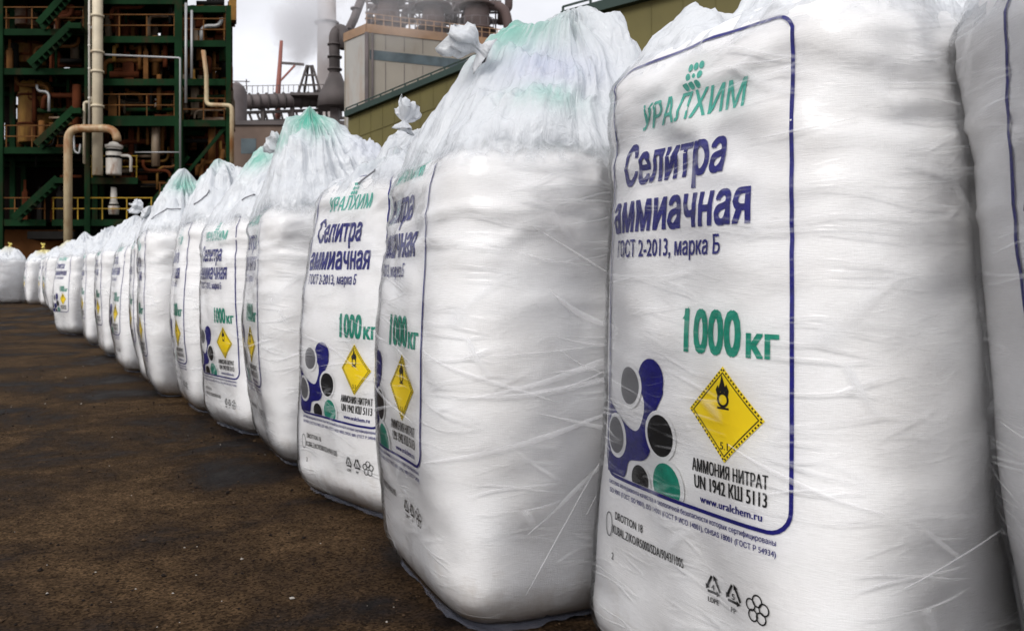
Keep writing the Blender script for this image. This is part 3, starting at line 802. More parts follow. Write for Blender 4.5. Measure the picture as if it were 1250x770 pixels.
    # --- inclined conveyor gallery in front of the building
    def gallery(name, label, a, b, hgt, depth, lgs):
        a, b = Vector(a), Vector(b)
        t = thing(name, label, 'conveyor gallery', (a.x, a.y, G))
        o0 = Vector((a.x, a.y, G)); d = (b - a); dh = Vector((d.x, d.y, 0)).normalized(); nb = Vector((-dh.y, dh.x, 0))
        bm = bmesh.new()
        q = [a, b, b + nb * depth, a + nb * depth]
        lo = [bm.verts.new(p - o0 - Vector((0, 0, hgt))) for p in q]; hi = [bm.verts.new(p - o0) for p in q]
        bm.faces.new(lo[::-1]); bm.faces.new(hi)
        for i in range(4): bm.faces.new((lo[i], lo[(i + 1) % 4], hi[(i + 1) % 4], hi[i]))
        obj('wall', bm, 'gallery_olive', t)
        bm = bmesh.new(); up = Vector((0, 0, .2)); ou = -nb * .25
        bar(bm, a - o0 + up + ou, b - o0 + up + ou, .5, .55); obj('roof_edge', bm, 'gallery_dark', t)
        bm = bmesh.new(); n_ = int(d.length / 1.6)
        for i in range(n_ + 1):
            p = a + d * (i / n_) - o0 + ou; bar(bm, p + Vector((0, 0, .4)), p + Vector((0, 0, .8)), .14)
        bar(bm, a - o0 + ou + Vector((0, 0, .8)), b - o0 + ou + Vector((0, 0, .8)), .1); obj('roof_railing', bm, 'gallery_dark', t)
        bm = bmesh.new()
        for i in range(1, n_):
            p = a + d * (i / n_) - o0 - nb * .03; bar(bm, p - Vector((0, 0, .2)), p - Vector((0, 0, hgt - .05)), .025)
        for fz in (.5,):
            bar(bm, a - o0 - nb * .035 - Vector((0, 0, hgt * fz)), b - o0 - nb * .035 - Vector((0, 0, hgt * fz)), .04)
        obj('cladding_rib', bm, 'gallery_olive', t)
        for f in lgs:
            bm = bmesh.new(); p = a + d * f - o0
            for sx in (0.2, depth - .2):
                pt = p + nb * sx; bar(bm, (pt.x, pt.y, 0), (pt.x, pt.y, pt.z - hgt), .5)
            bar(bm, (p + nb * .2) * 1.0 - Vector((0, 0, hgt)), Vector(((p + nb * (depth - .2)).x, (p + nb * (depth - .2)).y, 2)), .25)
            obj('trestle', bm, 'gallery_dark', t)
    gallery('conveyor_gallery', 'olive conveyor gallery with dark green roof edge climbing past the beige building', at(425, 143, 80), at(720, 24, 62), 4.6, 4.0, (.1, .5, .9))
    gallery('conveyor_gallery', 'nearer olive conveyor gallery seen at the top between the two nearest bags', at(690, 27, 47), at(960, -45, 40), 5.5, 4.0, (.05, .95))

    # --- pale chimney
    p = at(399, 338, 130); s = .13
    t = thing('chimney', 'tall pale pinkish chimney half hidden by white steam', 'chimney', (p.x, 130, G))
    bm = bmesh.new(); lathe(bm, (0, 0, 0), [(1.75, 0), (1.6, 20), (1.45, 42), (1.35, 56)], 28); obj('shaft', bm, 'chimney_pale', t)
    for z in (30, 41, 52):
        bm = bmesh.new(); lathe(bm, (0, 0, z), [(1.5, -.15), (1.95, -.12), (1.95, .12), (1.4, .15)], 28); obj('band', bm, 'steel_grey', t)
    # --- dark riser duct beside the building
    s = .100
    a = at(409, 122, 100)
    t = thing('riser_duct', 'dark vertical duct with a hooked top left of the beige building', 'duct', a)
    bm = bmesh.new(); tube(bm, [q - a for q in bend([at(409, 125, 100), at(408, 40, 100), at(419, 34, 100), at(421, 60, 100)], .8)], .68, 12); obj('run', bm, 'duct_dark', t)
    bm = bmesh.new(); lathe(bm, (0, 0, -1), [(2.2, 0), (2.0, 1.5), (1.2, 3.0), (.75, 4.2)], 14); obj('cone_base', bm, 'duct_dark', t)
    for py in (100, 85, 70, 55):
        bm = bmesh.new(); lathe(bm, at(408.6, py, 100) - a, [(.66, -.1), (.9, -.08), (.9, .08), (.66, .1)], 14); obj('flange', bm, 'duct_dark', t)
    bm = bmesh.new(); box(bm, -.5, .5, -.5, .5, -21.7, -1.02); obj('support', bm, 'steel_grey', t)
    a = at(414, 60, 104)
    t = thing('inclined_duct', 'grey duct slanting up to the right behind the hooked duct', 'duct', a)
    bm = bmesh.new(); tube(bm, [q - a for q in (at(418, 52, 104), at(432, 24, 104), at(452, -30, 104))], .55, 12); obj('run', bm, 'steel_grey', t)
    bm = bmesh.new()
    for f in (.2, .5, .8): 
        q = at(418 + 34 * f, 52 - 82 * f, 104) - a; lathe(bm, q, [(.5, -.12), (.75, -.1), (.75, .1), (.5, .12)], 12)
    obj('flange', bm, 'steel_grey', t)
    # --- red mast with an arm
    b0 = at(340, 140, 110)
    t = thing('mast', 'thin reddish mast with one bracket arm against the white sky', 'mast', (b0.x, 110, G))
    o0 = Vector((b0.x, 110, G))
    bm = bmesh.new(); tube(bm, [(0, 0, 0), at(339, 118, 110) - o0, at(343.5, 50, 110) - o0], .30, 8, radii=[.45, .36, .22]); obj('pole', bm, 'mast_red', t)
    bm = bmesh.new(); bar(bm, at(342, 77, 110) - o0, at(371, 79, 110) - o0, .3); obj('arm', bm, 'steel_grey', t)
    bm = bmesh.new(); bar(bm, at(340.5, 101, 110) - o0, at(360, 80, 110) - o0, .22); obj('brace', bm, 'mast_red', t)
    # --- derrick
    b0 = at(378, 117, 108); o0 = b0.copy()
    t = thing('derrick', 'small dark lattice derrick with spread legs left of the hooked duct', 'derrick', b0)
    for px in (363, 371, 385, 393):
        bm = bmesh.new(); bar(bm, at(px, 117, 108 + (px % 3)) - o0, at(378 + (px - 378) * .22, 80, 108) - o0, .26); obj('leg', bm, 'duct_dark', t)
    for py, w_ in ((92, 6), (104, 10), (81, 4)):
        bm = bmesh.new(); bar(bm, at(378 - w_, py, 108) - o0, at(378 + w_, py, 108) - o0, .22); obj('cross_bar', bm, 'duct_dark', t)
    bm = bmesh.new(); box(bm, at(359, 0, 108).x - o0.x, at(397, 0, 108).x - o0.x, -2, 3, -.35, -.01); obj('deck', bm, 'duct_dark', t)
    # --- long ringed duct on a trestle
    a = at(284, 125, 105); b = at(425, 121, 112)
    t = thing('ringed_duct', 'long dark horizontal duct with stiffening rings on a steel trestle', 'duct', a)
    bm = bmesh.new(); tube(bm, [Vector((0, 0, 0)), b - a], .95, 16); obj('run', bm, 'steel_grey', t)
    bm = bmesh.new()
    for i in range(15):
        q = (b - a) * (i / 14); dd = (b - a).normalized() * .09; tube(bm, [q - dd, q + dd], 1.12, 16)
    obj('stiffening_ring', bm, 'duct_dark', t)
    bm = bmesh.new()
    for dz in (-1.4, -2.6): bar(bm, Vector((0, 0, dz)), b - a + Vector((0, 0, dz)), .38)
    for i in range(16):
        q = (b - a) * (i / 15); q2 = (b - a) * ((i + .5) / 15.5); bar(bm, q + Vector((0, 0, -1.4)), q2 + Vector((0, 0, -2.6)), .26)
    for i in range(0, 5):
        q = (b - a) * (i / 4); bar(bm, q + Vector((0, 0, -.8)), (q.x, q.y, G - a.z), .5)
    obj('trestle', bm, 'duct_dark', t)
    bm = bmesh.new()
    for i in range(24):
        q = (b - a) * (i / 23) + Vector((0, -.6, .9)); bar(bm, q, q + Vector((0, 0, 1.0)), .07)
    bar(bm, Vector((0, -.6, 1.9)), b - a + Vector((0, -.6, 1.9)), .07); obj('railing', bm, 'steel_grey', t)
    # cluttered pipe bridge and low brown building under it
    a = at(282, 180, 98)
    t = thing('low_building', 'low brown building under the ringed duct', 'building', (a.x, 98, G))
    x1 = at(425, 0, 98).x - a.x; zt = at(0, 153, 98).z - G
    bm = bmesh.new(); box(bm, 0, x1, 0, 7, 0, zt); obj('wall', bm, 'brick_brown', t)
    bm = bmesh.new(); box(bm, -.3, x1 + .3, -.3, 7.3, zt + .003, zt + .5); obj('roof', bm, 'duct_dark', t)
    for i in range(4):
        bm = bmesh.new(); box(bm, 1.2 + i * 3.2, 3.0 + i * 3.2, -.04, .05, zt - 3.4, zt - 1.6); obj('window', bm, 'glazing', t)
    p = at(289, 113, 100)
    t = thing('storage_tank', 'dull grey round topped tank beyond the right corner of the green frame', 'tank', (p.x, 100, G))
    zt = at(0, 101, 100).z - G
    bm = bmesh.new(); lathe(bm, (0, 0, 0), [(1.2, 0), (1.2, zt - 1.2), (.9, zt - .5), (.3, zt)], 20); obj('shell', bm, 'steel_grey', t)
    bm = bmesh.new(); bar(bm, (-1.8, -1.3, zt - .1), (2.0, -1.3, zt - .2), .1); bar(bm, (-1.6, -1.3, zt - 1.2), (-1.6, -1.3, zt + .1), .1); bar(bm, (1.6, -1.3, zt - 1.2), (1.6, -1.3, zt + .1), .1); obj('railing', bm, 'steel_grey', t)

    # --- steam
    m = bpy.data.materials.new('steam'); m.use_nodes = True
    nn_, ll = m.node_tree.nodes, m.node_tree.links; nn_.clear()
    out = nn_.new('ShaderNodeOutputMaterial'); vol = nn_.new('ShaderNodeVolumePrincipled')
    vol.inputs['Color'].default_value = (.95, .95, .97, 1); vol.inputs['Anisotropy'].default_value = .2
    tcn = nn_.new('ShaderNodeTexCoord')
    nz = nn_.new('ShaderNodeTexNoise'); nz.inputs['Scale'].default_value = .16; nz.inputs['Detail'].default_value = 5; nz.inputs['Roughness'].default_value = .62; nz.inputs['Distortion'].default_value = .6
    ll.new(tcn.outputs['Object'], nz.inputs['Vector'])
    mp = nn_.new('ShaderNodeMapping'); mp.inputs['Scale'].default_value = (1 / 8.5, 1 / 5.0, 1 / 11.5)
    ll.new(tcn.outputs['Object'], mp.inputs[0])
    ln = nn_.new('ShaderNodeVectorMath'); ln.operation = 'LENGTH'; ll.new(mp.outputs[0], ln.inputs[0])
    fo = nn_.new('ShaderNodeMapRange'); fo.inputs['From Min'].default_value = .25; fo.inputs['From Max'].default_value = 1.0; fo.inputs['To Min'].default_value = .30; fo.inputs['To Max'].default_value = -.25
    ll.new(ln.outputs['Value'], fo.inputs[0])
    ad = nn_.new('ShaderNodeMath'); ad.operation = 'ADD'; ll.new(nz.outputs[0], ad.inputs[0]); ll.new(fo.outputs[0], ad.inputs[1])
    dn = nn_.new('ShaderNodeMapRange'); dn.inputs['From Min'].default_value = .48; dn.inputs['From Max'].default_value = .8; dn.inputs['To Min'].default_value = 0; dn.inputs['To Max'].default_value = .42
    ll.new(ad.outputs[0], dn.inputs[0]); ll.new(dn.outputs[0], vol.inputs['Density']); ll.new(vol.outputs[0], out.inputs['Volume'])
    MATS['steam'] = m
    bm = bmesh.new(); bmesh.ops.create_icosphere(bm, subdivisions=3, radius=1)
    for v in bm.verts: v.co = Vector((v.co.x * 8.5, v.co.y * 5, v.co.z * 11.5))
    o = obj('steam', bm, 'steam'); o.location = at(376, 22, 122)
    tag(o, 'white grey steam cloud drifting in front of the pale chimney', 'steam', kind='stuff')
    m2 = m.copy(); m2.name = 'thin_steam'
    for q in m2.node_tree.nodes:
        if q.type == 'MAP_RANGE' and abs(q.inputs['To Max'].default_value - .42) < 1e-4 and q.inputs['From Min'].default_value > .4: q.inputs['To Max'].default_value = .11
    MATS['thin_steam'] = m2
    bm = bmesh.new(); bmesh.ops.create_icosphere(bm, subdivisions=3, radius=1)
    for v in bm.verts: v.co = Vector((v.co.x * 8.5, v.co.y * 5, v.co.z * 11.5))
    o = obj('steam', bm, 'thin_steam'); o.location = at(505, -12, 84); o.scale = (1.5, .62, .85)
    tag(o, 'thin veil of steam around the towers on the beige building', 'steam', kind='stuff')
build_far()

# ------------------------------------------------------------------ bag print (flat artwork in metres, u to the right, v up from the hazard diamond's centre)
def flat_from_bm(bm, du=.02, dv=.03):
    us = [v.co.x for v in bm.verts]; vs = [v.co.y for v in bm.verts]
    for lo, hi, st, ax in ((min(us), max(us), du, 0), (min(vs), max(vs), dv, 1)):
        x = math.ceil(lo / st) * st
        while x < hi:
            co = (x, 0, 0) if ax == 0 else (0, x, 0); no = (1, 0, 0) if ax == 0 else (0, 1, 0)
            bmesh.ops.bisect_plane(bm, geom=bm.verts[:] + bm.edges[:] + bm.faces[:], plane_co=co, plane_no=no, dist=1e-6)
            x += st
    bm.verts.index_update()
    V = np.array([(v.co.x, v.co.y) for v in bm.verts]); F = [tuple(v.index for v in f.verts) for f in bm.faces]
    bm.free(); return V, F

def fill_union(co, ed):
    """triangles covering every point that the directed outlines wind around"""
    res = delaunay_2d_cdt([Vector(c) for c in co], [tuple(int(q) for q in e) for e in ed], [], 0, 1e-6)
    P = np.array([v[:] for v in res[0]]); T = np.array(res[2])
    C = P[T].mean(axis=1)
    A, B = co[ed[:, 0]], co[ed[:, 1]]
    wn = np.zeros(len(C), int)
    for k in range(0, len(C), 1000):
        c = C[k:k + 1000][:, None, :]
        side = (B[None, :, 0] - A[None, :, 0]) * (c[..., 1] - A[None, :, 1]) - (c[..., 0] - A[None, :, 0]) * (B[None, :, 1] - A[None, :, 1])
        upw = (A[None, :, 1] <= c[..., 1]) & (B[None, :, 1] > c[..., 1]) & (side > 0)
        dnw = (A[None, :, 1] > c[..., 1]) & (B[None, :, 1] <= c[..., 1]) & (side < 0)
        wn[k:k + 1000] = upw.sum(1) - dnw.sum(1)
    return P, T[wn != 0]

def tri_bm(P, T):
    bm = bmesh.new(); vs = [bm.verts.new((x, y, 0)) for x, y in P]
    for t in T:
        try: f = bm.faces.new([vs[i] for i in t])
        except ValueError: continue
        f.normal_update()
        if f.normal.z < 0: f.normal_flip()
    bmesh.ops.delete(bm, geom=[v for v in bm.verts if not v.link_faces], context='VERTS')
    return bm

def text_flat(s, u0, u1, v0, cap, bold=0.0, shear=0.0, du=.02):
    """glyph outlines of the built-in font, emboldened by a union of shifted copies letter by letter"""
    cu = bpy.data.curves.new('t', 'FONT'); cu.body = s; cu.size = 1; cu.shear = shear; cu.resolution_u = 3
    cu.fill_mode = 'NONE'; cu.space_character = 1.0 + bold * 1.3
    o = bpy.data.objects.new('t', cu); COL.objects.link(o)
    bpy.context.view_layer.update()
    me = bpy.data.meshes.new_from_object(o.evaluated_get(bpy.context.evaluated_depsgraph_get()))
    co = np.array([v.co[:2] for v in me.vertices]); ed = np.array([e.vertices[:] for e in me.edges])
    bpy.data.objects.remove(o); bpy.data.curves.remove(cu); bpy.data.meshes.remove(me)
    sh = [(0, 0)] if bold < .004 else ([(-bold, 0), (bold, 0)] if cap < .035 else [(-bold, -bold * .45), (bold, -bold * .45), (-bold, bold * .45), (bold, bold * .45), (0, 0)])
    ed = np.concatenate([ed + len(co) * i for i in range(len(sh))]); co = np.concatenate([co + np.array(q) for q in sh])
    P, T = fill_union(co, ed)
    xa, xb = co[:, 0].min(), co[:, 0].max(); kx = (u1 - u0) / (xb - xa); ky = cap / .727
    P = np.stack([u0 + (P[:, 0] - xa) * kx, v0 + P[:, 1] * ky], -1)
    return flat_from_bm(tri_bm(P, T), du, .04)

def poly_flat(polys):
    co, ed = [], []
    for p in polys:
        q = [tuple(x) for i, x in enumerate(p) if i == 0 or math.dist(x, p[i - 1]) > 1e-6]
        if math.dist(q[0], q[-1]) < 1e-6: q.pop()
        if len(q) < 3: continue
        ar = sum(q[i - 1][0] * q[i][1] - q[i][0] * q[i - 1][1] for i in range(len(q)))
        if ar < 0: q = q[::-1]
        k = len(co); co += q; ed += [(k + i, k + (i + 1) % len(q)) for i in range(len(q))]
    P, T = fill_union(np.array(co), np.array(ed))
    return flat_from_bm(tri_bm(P, T))

def circ(cu, cv, r, n=28, a0=0, a1=2 * math.pi, ry=None):
    ry = ry or r
    return [(cu + r * math.cos(a0 + (a1 - a0) * i / n), cv + ry * math.sin(a0 + (a1 - a0) * i / n)) for i in range(n + (a1 - a0 < 6.28))]

def stroke_polys(pts, w, closed=False):
    """a polyline drawn as quads with shared mitred joints"""
    P = [Vector((x, y)) for x, y in pts]; n = len(P); L, Rr = [], []
    for i in range(n):
        a = P[(i - 1) % n] if closed or i > 0 else P[i]; b = P[(i + 1) % n] if closed or i < n - 1 else P[i]
        d = (b - a).normalized(); q = Vector((-d.y, d.x)) * w / 2
        L.append(P[i] + q); Rr.append(P[i] - q)
    return [[tuple(Rr[i]), tuple(Rr[(i + 1) % n]), tuple(L[(i + 1) % n]), tuple(L[i])] for i in range(n if closed else n - 1)]

def rounded(u0, u1, v0, v1, r, n=6):
    out = []
    for cx, cy, a in ((u1 - r, v1 - r, 0), (u0 + r, v1 - r, 90), (u0 + r, v0 + r, 180), (u1 - r, v0 + r, 270)):
        out += [(cx + r * math.cos(R(a + 90 * i / n)), cy + r * math.sin(R(a + 90 * i / n))) for i in range(n + 1)]
    return out

def merge(*fl):
    V, F, k = [], [], 0
    for v, f in fl:
        V.append(v); F += [tuple(i + k for i in q) for q in f]; k += len(v)
    return np.concatenate(V), F

ART = {}   # name -> list of (flat, ink, layer); 'a>b' makes b a sub-part of a
def art():
    U0, U1, V0, V1 = -.31, .315, -.217, .815
    ART['border_line'] = [(poly_flat(stroke_polys(rounded(U0, U1, V0, V1, .05), .0085, True)), 'ink_violet', 1)]
    em = []
    for i in range(3):
        for j in range(3):
            if (i, j) == (1, 1): continue
            em.append(circ(.032 + .020 * (i - 1) + .004 * (j - 1), .733 + .021 * (j - 1), .0088, 12))
    em.append(circ(.032, .733, .0055, 10))
    ART['brand_emblem'] = [(poly_flat(em), 'ink_mint', 0)]
    ART['brand_lettering'] = [(text_flat('УРАЛХИМ', -.175, .205, .640, .060, .012, .22), 'ink_mint', 0)]
    ART['product_lettering'] = [(merge(text_flat('Селитра', -.240, .145, .510, .098, .034), text_flat('аммиачная', -.285, .225, .396, .096, .034)), 'ink_violet', 0)]
    ART['grade_lettering'] = [(text_flat('ГОСТ 2-2013, марка Б', -.255, .145, .334, .041, .022), 'ink_violet', 0)]
    ART['weight_lettering'] = [(merge(text_flat('1000', .040, .205, .124, .096, .038), text_flat('кг', .217, .290, .124, .063, .036)), 'ink_green', 0), (poly_flat([[(.034, .192), (.052, .2205), (.052, .198)]]), 'ink_green', .5)]
    c = (.16, 0); q = .1
    dia = lambda k: [(c[0], q * k), (c[0] - q * k, 0), (c[0], -q * k), (c[0] + q * k, 0)]
    dash = []
    for (x0, y0), (x1, y1) in zip(dia(.955), dia(.955)[1:] + dia(.955)[:1]):
        for i in range(15):
            a, b = (i + .25) / 15, (i + .70) / 15
            dash += stroke_polys([(x0 + (x1 - x0) * a, y0 + (y1 - y0) * a), (x0 + (x1 - x0) * b, y0 + (y1 - y0) * b)], .0042)
    ART['hazard_label'] = [(poly_flat([dia(1)]), 'ink_yellow', 0), (poly_flat(stroke_polys(dia(.87), .0034, True)), 'ink_black', 1), (poly_flat(dash), 'ink_black', 1)]
    ring = stroke_polys(circ(c[0], .031, .0135, 24), .0055, True)
    fl = [(c[0] - .014, .038), (c[0] - .019, .050), (c[0] - .013, .0605), (c[0] - .0105, .054), (c[0] - .006, .066), (c[0] - .002, .083), (c[0] + .004, .068), (c[0] + .007, .058),
          (c[0] + .011, .064), (c[0] + .017, .051), (c[0] + .0145, .038), (c[0] + .006, .047), (c[0] - .006, .047)]
    bas = [(c[0] - .016, .011), (c[0] + .016, .011), (c[0] + .016, .0155), (c[0] - .016, .0155)]
    ART['hazard_label>flame_symbol'] = [(poly_flat(ring + [bas]), 'ink_black', 1), (poly_flat([fl]), 'ink_black', 2)]
    ART['hazard_label>class_number'] = [(text_flat('5.1', c[0] - .011, c[0] + .011, -.073, .016, .02), 'ink_black', 1)]
    ART['substance_lettering'] = [(merge(text_flat('АММОНИЯ НИТРАТ', .062, .268, -.134, .028, .038), text_flat('UN 1942 КШ 5113', .068, .266, -.170, .030, .038)), 'ink_black', 0)]
    ART['web_address_lettering'] = [(text_flat('www.uralchem.ru', .085, .255, -.199, .017, .030), 'ink_violet', 0)]
    # molecule: violet blob behind, white haloed discs in front, all cut by the border line at the bottom and left
    vb, ub = V0 + .006, U0 + .006
    def clip(p): return [(max(ub, x), max(vb, y)) for x, y in p]
    neck = [(-.128, .035), (-.108, -.005), (-.112, -.045), (-.150, -.085), (-.235, -.060), (ub, -.030), (ub, vb), (-.215, vb), (-.185, -.165), (-.120, -.150), (-.088, -.120), (-.085, -.075), (-.080, -.045), (-.055, -.015), (-.036, .030)]
    def smooth(p):
        out = []; n = len(p)
        for i in range(n):
            a, b, c, d_ = p[i - 1], p[i], p[(i + 1) % n], p[(i + 2) % n]
            if b[0] <= ub + .001 or c[0] <= ub + .001: out.append(b); continue
            for j in range(6):
                t = j / 6
                out.append(tuple(.5 * (2 * b[k] + (c[k] - a[k]) * t + (2 * a[k] - 5 * b[k] + 4 * c[k] - d_[k]) * t * t + (3 * b[k] - a[k] - 3 * c[k] + d_[k]) * t ** 3) for k in (0, 1)))
        return clip(out)
    ART['molecule_graphic'] = [
        (poly_flat([smooth(neck)]), 'ink_violet', 0), (poly_flat([circ(-.082, .045, .050)]), 'ink_violet', .6),
        (poly_flat([circ(-.172, .022, .056), clip(circ(-.250, -.112, .056)), circ(-.045, -.078, .058), clip(circ(-.135, -.205, .044))]), 'ink_white', 1.2), (poly_flat([clip(circ(-.025, -.190, .062))]), 'ink_white', 1.8),
        (poly_flat([circ(-.172, .022, .045), clip(circ(-.252, -.112, .045))]), 'ink_grey', 2.4),
        (poly_flat([circ(-.045, -.078, .048), clip(circ(-.135, -.200, .036))]), 'ink_black', 2.4),
        (poly_flat([clip(circ(-.028, -.190, .052))]), 'ink_green', 2.6)]
    ART['certification_lettering'] = [(merge(text_flat('система менеджмента качества и экологичной безопасности которых сертифицированы', -.29, .285, -.240, .012, .018),
        text_flat('ISO 9001 (ГОСТ ISO 9001), ISO 14001 (ГОСТ Р ИСО 14001), OHSAS 18001 (ГОСТ Р 54934)', -.285, .285, -.262, .012, .018)), 'ink_violet', 0)]
    ART['batch_lettering'] = [(merge(text_flat('DROTTON 18', -.255, -.13, -.325, .020, .02), text_flat('KUBAL.Z/KO/R5000/SDA/9043/1005', -.265, .025, -.362, .022, .02), text_flat('2', -.27, -.26, -.43, .018, .02)), 'ink_black', 0),
        (poly_flat(stroke_polys(circ(-.285, -.345, .016, 20, ry=.03), .003, True)), 'ink_grey', 0)]
    sy = []
    def tri(cx, cy):
        out = []
        for k in range(3):
            a = R(90 + 120 * k); b = R(90 + 120 * (k + 1))
            p = (cx + .027 * math.cos(a), cy + .027 * math.sin(a)); r_ = (cx + .027 * math.cos(b), cy + .027 * math.sin(b))
            f = lambda t: (p[0] + (r_[0] - p[0]) * t, p[1] + (r_[1] - p[1]) * t)
            out += stroke_polys([f(.14), f(.72)], .0058)
            m0 = f(.70); dx, dy = (r_[0] - p[0]) / .0468, (r_[1] - p[1]) / .0468
            out.append([(m0[0] - dy * .0065, m0[1] + dx * .0065), (m0[0] + dx * .011, m0[1] + dy * .011), (m0[0] + dy * .0065, m0[1] - dx * .0065)])
        return out
    sy += tri(.118, -.372) + tri(.178, -.372)
    for k in range(5):
        a = R(90 + 72 * k); sy += stroke_polys(circ(.243 + .0175 * math.cos(a), -.378 + .0175 * math.sin(a), .0115, 14), .0032, True)
    ART['recycling_symbols'] = [(poly_flat(sy), 'ink_black', 0),
        (merge(text_flat('4', .1135, .1225, -.380, .013, .02), text_flat('5', .1735, .1825, -.380, .013, .02), text_flat('LDPE', .102, .134, -.408, .011, .03), text_flat('PP', .170, .186, -.408, .011, .03)), 'ink_black', 1)]
art()

# ------------------------------------------------------------------ big bags
NSQ, A0 = 3.5, .45
_ph = np.linspace(-math.pi, math.pi, 4001)
def _sq(ph):
    c, s = np.cos(ph), np.sin(ph)
    r = (np.abs(c) ** NSQ + np.abs(s) ** NSQ) ** (-1 / NSQ)
    return r * s, -r * c            # ph=0 -> (0,-1): the printed face; ph>0 -> to the reader's right
_qx, _qy = _sq(_ph)
_len = np.concatenate([[0], np.cumsum(np.hypot(np.diff(_qx), np.diff(_qy)))]) * A0
_len -= np.interp(0, _ph, _len)
PER = _len[-1] - _len[0]

class Bag:
    def __init__(s, **k): s.__dict__.update(k)
    def profile(s, m):
        """meridian length -> (half width factor, z)"""
        H, A = s.H, s.A
        RB, RS = s.rb, .13
        z = np.minimum(m, H)
        t = np.clip(z / H, 0, 1)
        a = A * (s.w0 + (s.w1 - s.w0) * sstep(0, .42, t) + (s.w2 - s.w1) * sstep(.5, 1.0, t))
        d = np.clip(RB - z, 0, RB); a = a - (RB - np.sqrt(np.maximum(RB * RB - d * d, 0))) * .75
        # shoulder: quarter circle then gently domed top
        m0 = H - RS
        ang = np.clip((m - m0) / RS, 0, math.pi / 2)
        zz = np.where(m > m0, m0 + RS * np.sin(ang), z)
        a = np.where(m > m0, a - RS * (1 - np.cos(ang)), a)
        over = np.maximum(m - (m0 + RS * math.pi / 2), 0)
        a = a - over; zz = zz + over * .12
        return np.maximum(a, .002), zz
    def pos(s, u, m, off=0.0, fold=1.0):
        u = np.asarray(u, float); m = np.asarray(m, float)
        ph = np.interp(u, _len, _ph)
        qx, qy = _sq(ph)
        a, z = s.profile(m)
        tz = z / s.H
        wsq = np.clip(.9 * (1 - sstep(.04, .45, tz)) + .65 * sstep(.72, .98, tz), 0, 1)
        cc, ss = np.cos(ph), np.sin(ph)
        r6 = (np.abs(cc) ** 6.5 + np.abs(ss) ** 6.5) ** (-1 / 6.5) * .955
        qx, qy = qx * (1 - wsq) + r6 * ss * wsq, qy * (1 - wsq) - r6 * cc * wsq
        # outward normal of the squircle
        nx = np.sign(qx) * np.abs(qx) ** (NSQ - 1); ny = np.sign(qy) * np.abs(qy) ** (NSQ - 1); nl = np.hypot(nx, ny); nx, ny = nx / nl, ny / nl
        p = np.stack([qx, qy, z * 1.0], -1)
        sd = s.seed * 3.17
        lump = fbm(p * np.array([1.7, 1.7, 2.0]) + sd, 2) * .011
        up = sstep(.50, .95, z / s.H)
        f1 = fbm(p * np.array([1.6, 1.6, 13]) + sd + 5, 3); f2 = fbm(p * np.array([2.2, 2.2, 7]) + sd + 9, 2)
        folds = (1 - np.abs(f1)) ** 2 * .012 * up + f2 * .0035 * up + fbm(p * np.array([3, 3, 9]) + sd + 2, 2) * .0022
        dsp = (lump + folds * s.fold) * fold * sstep(0, .12, z) + off
        x = qx * a + nx * dsp; y = qy * a + ny * dsp
        x = x + s.lean[0] * (z / s.H) ** 1.3; y = y + s.lean[1] * (z / s.H) ** 1.3
        # sagging side: belly
        return np.stack([x, y, z + 0 * x], -1)

def grid_faces(nu, nv, wrap=True, off=0):
    F = []
    for j in range(nv - 1):
        for i in range(nu if wrap else nu - 1):
            a = j * nu + i; b = j * nu + (i + 1) % nu
            F.append((off + a, off + b, off + b + nu, off + a + nu))
    return F

def local(p, yaw):
    """row/world offset -> bag coordinates"""
    c, s = math.cos(-yaw), math.sin(-yaw)
    return (p[0] * c - p[1] * s, p[0] * s + p[1] * c)

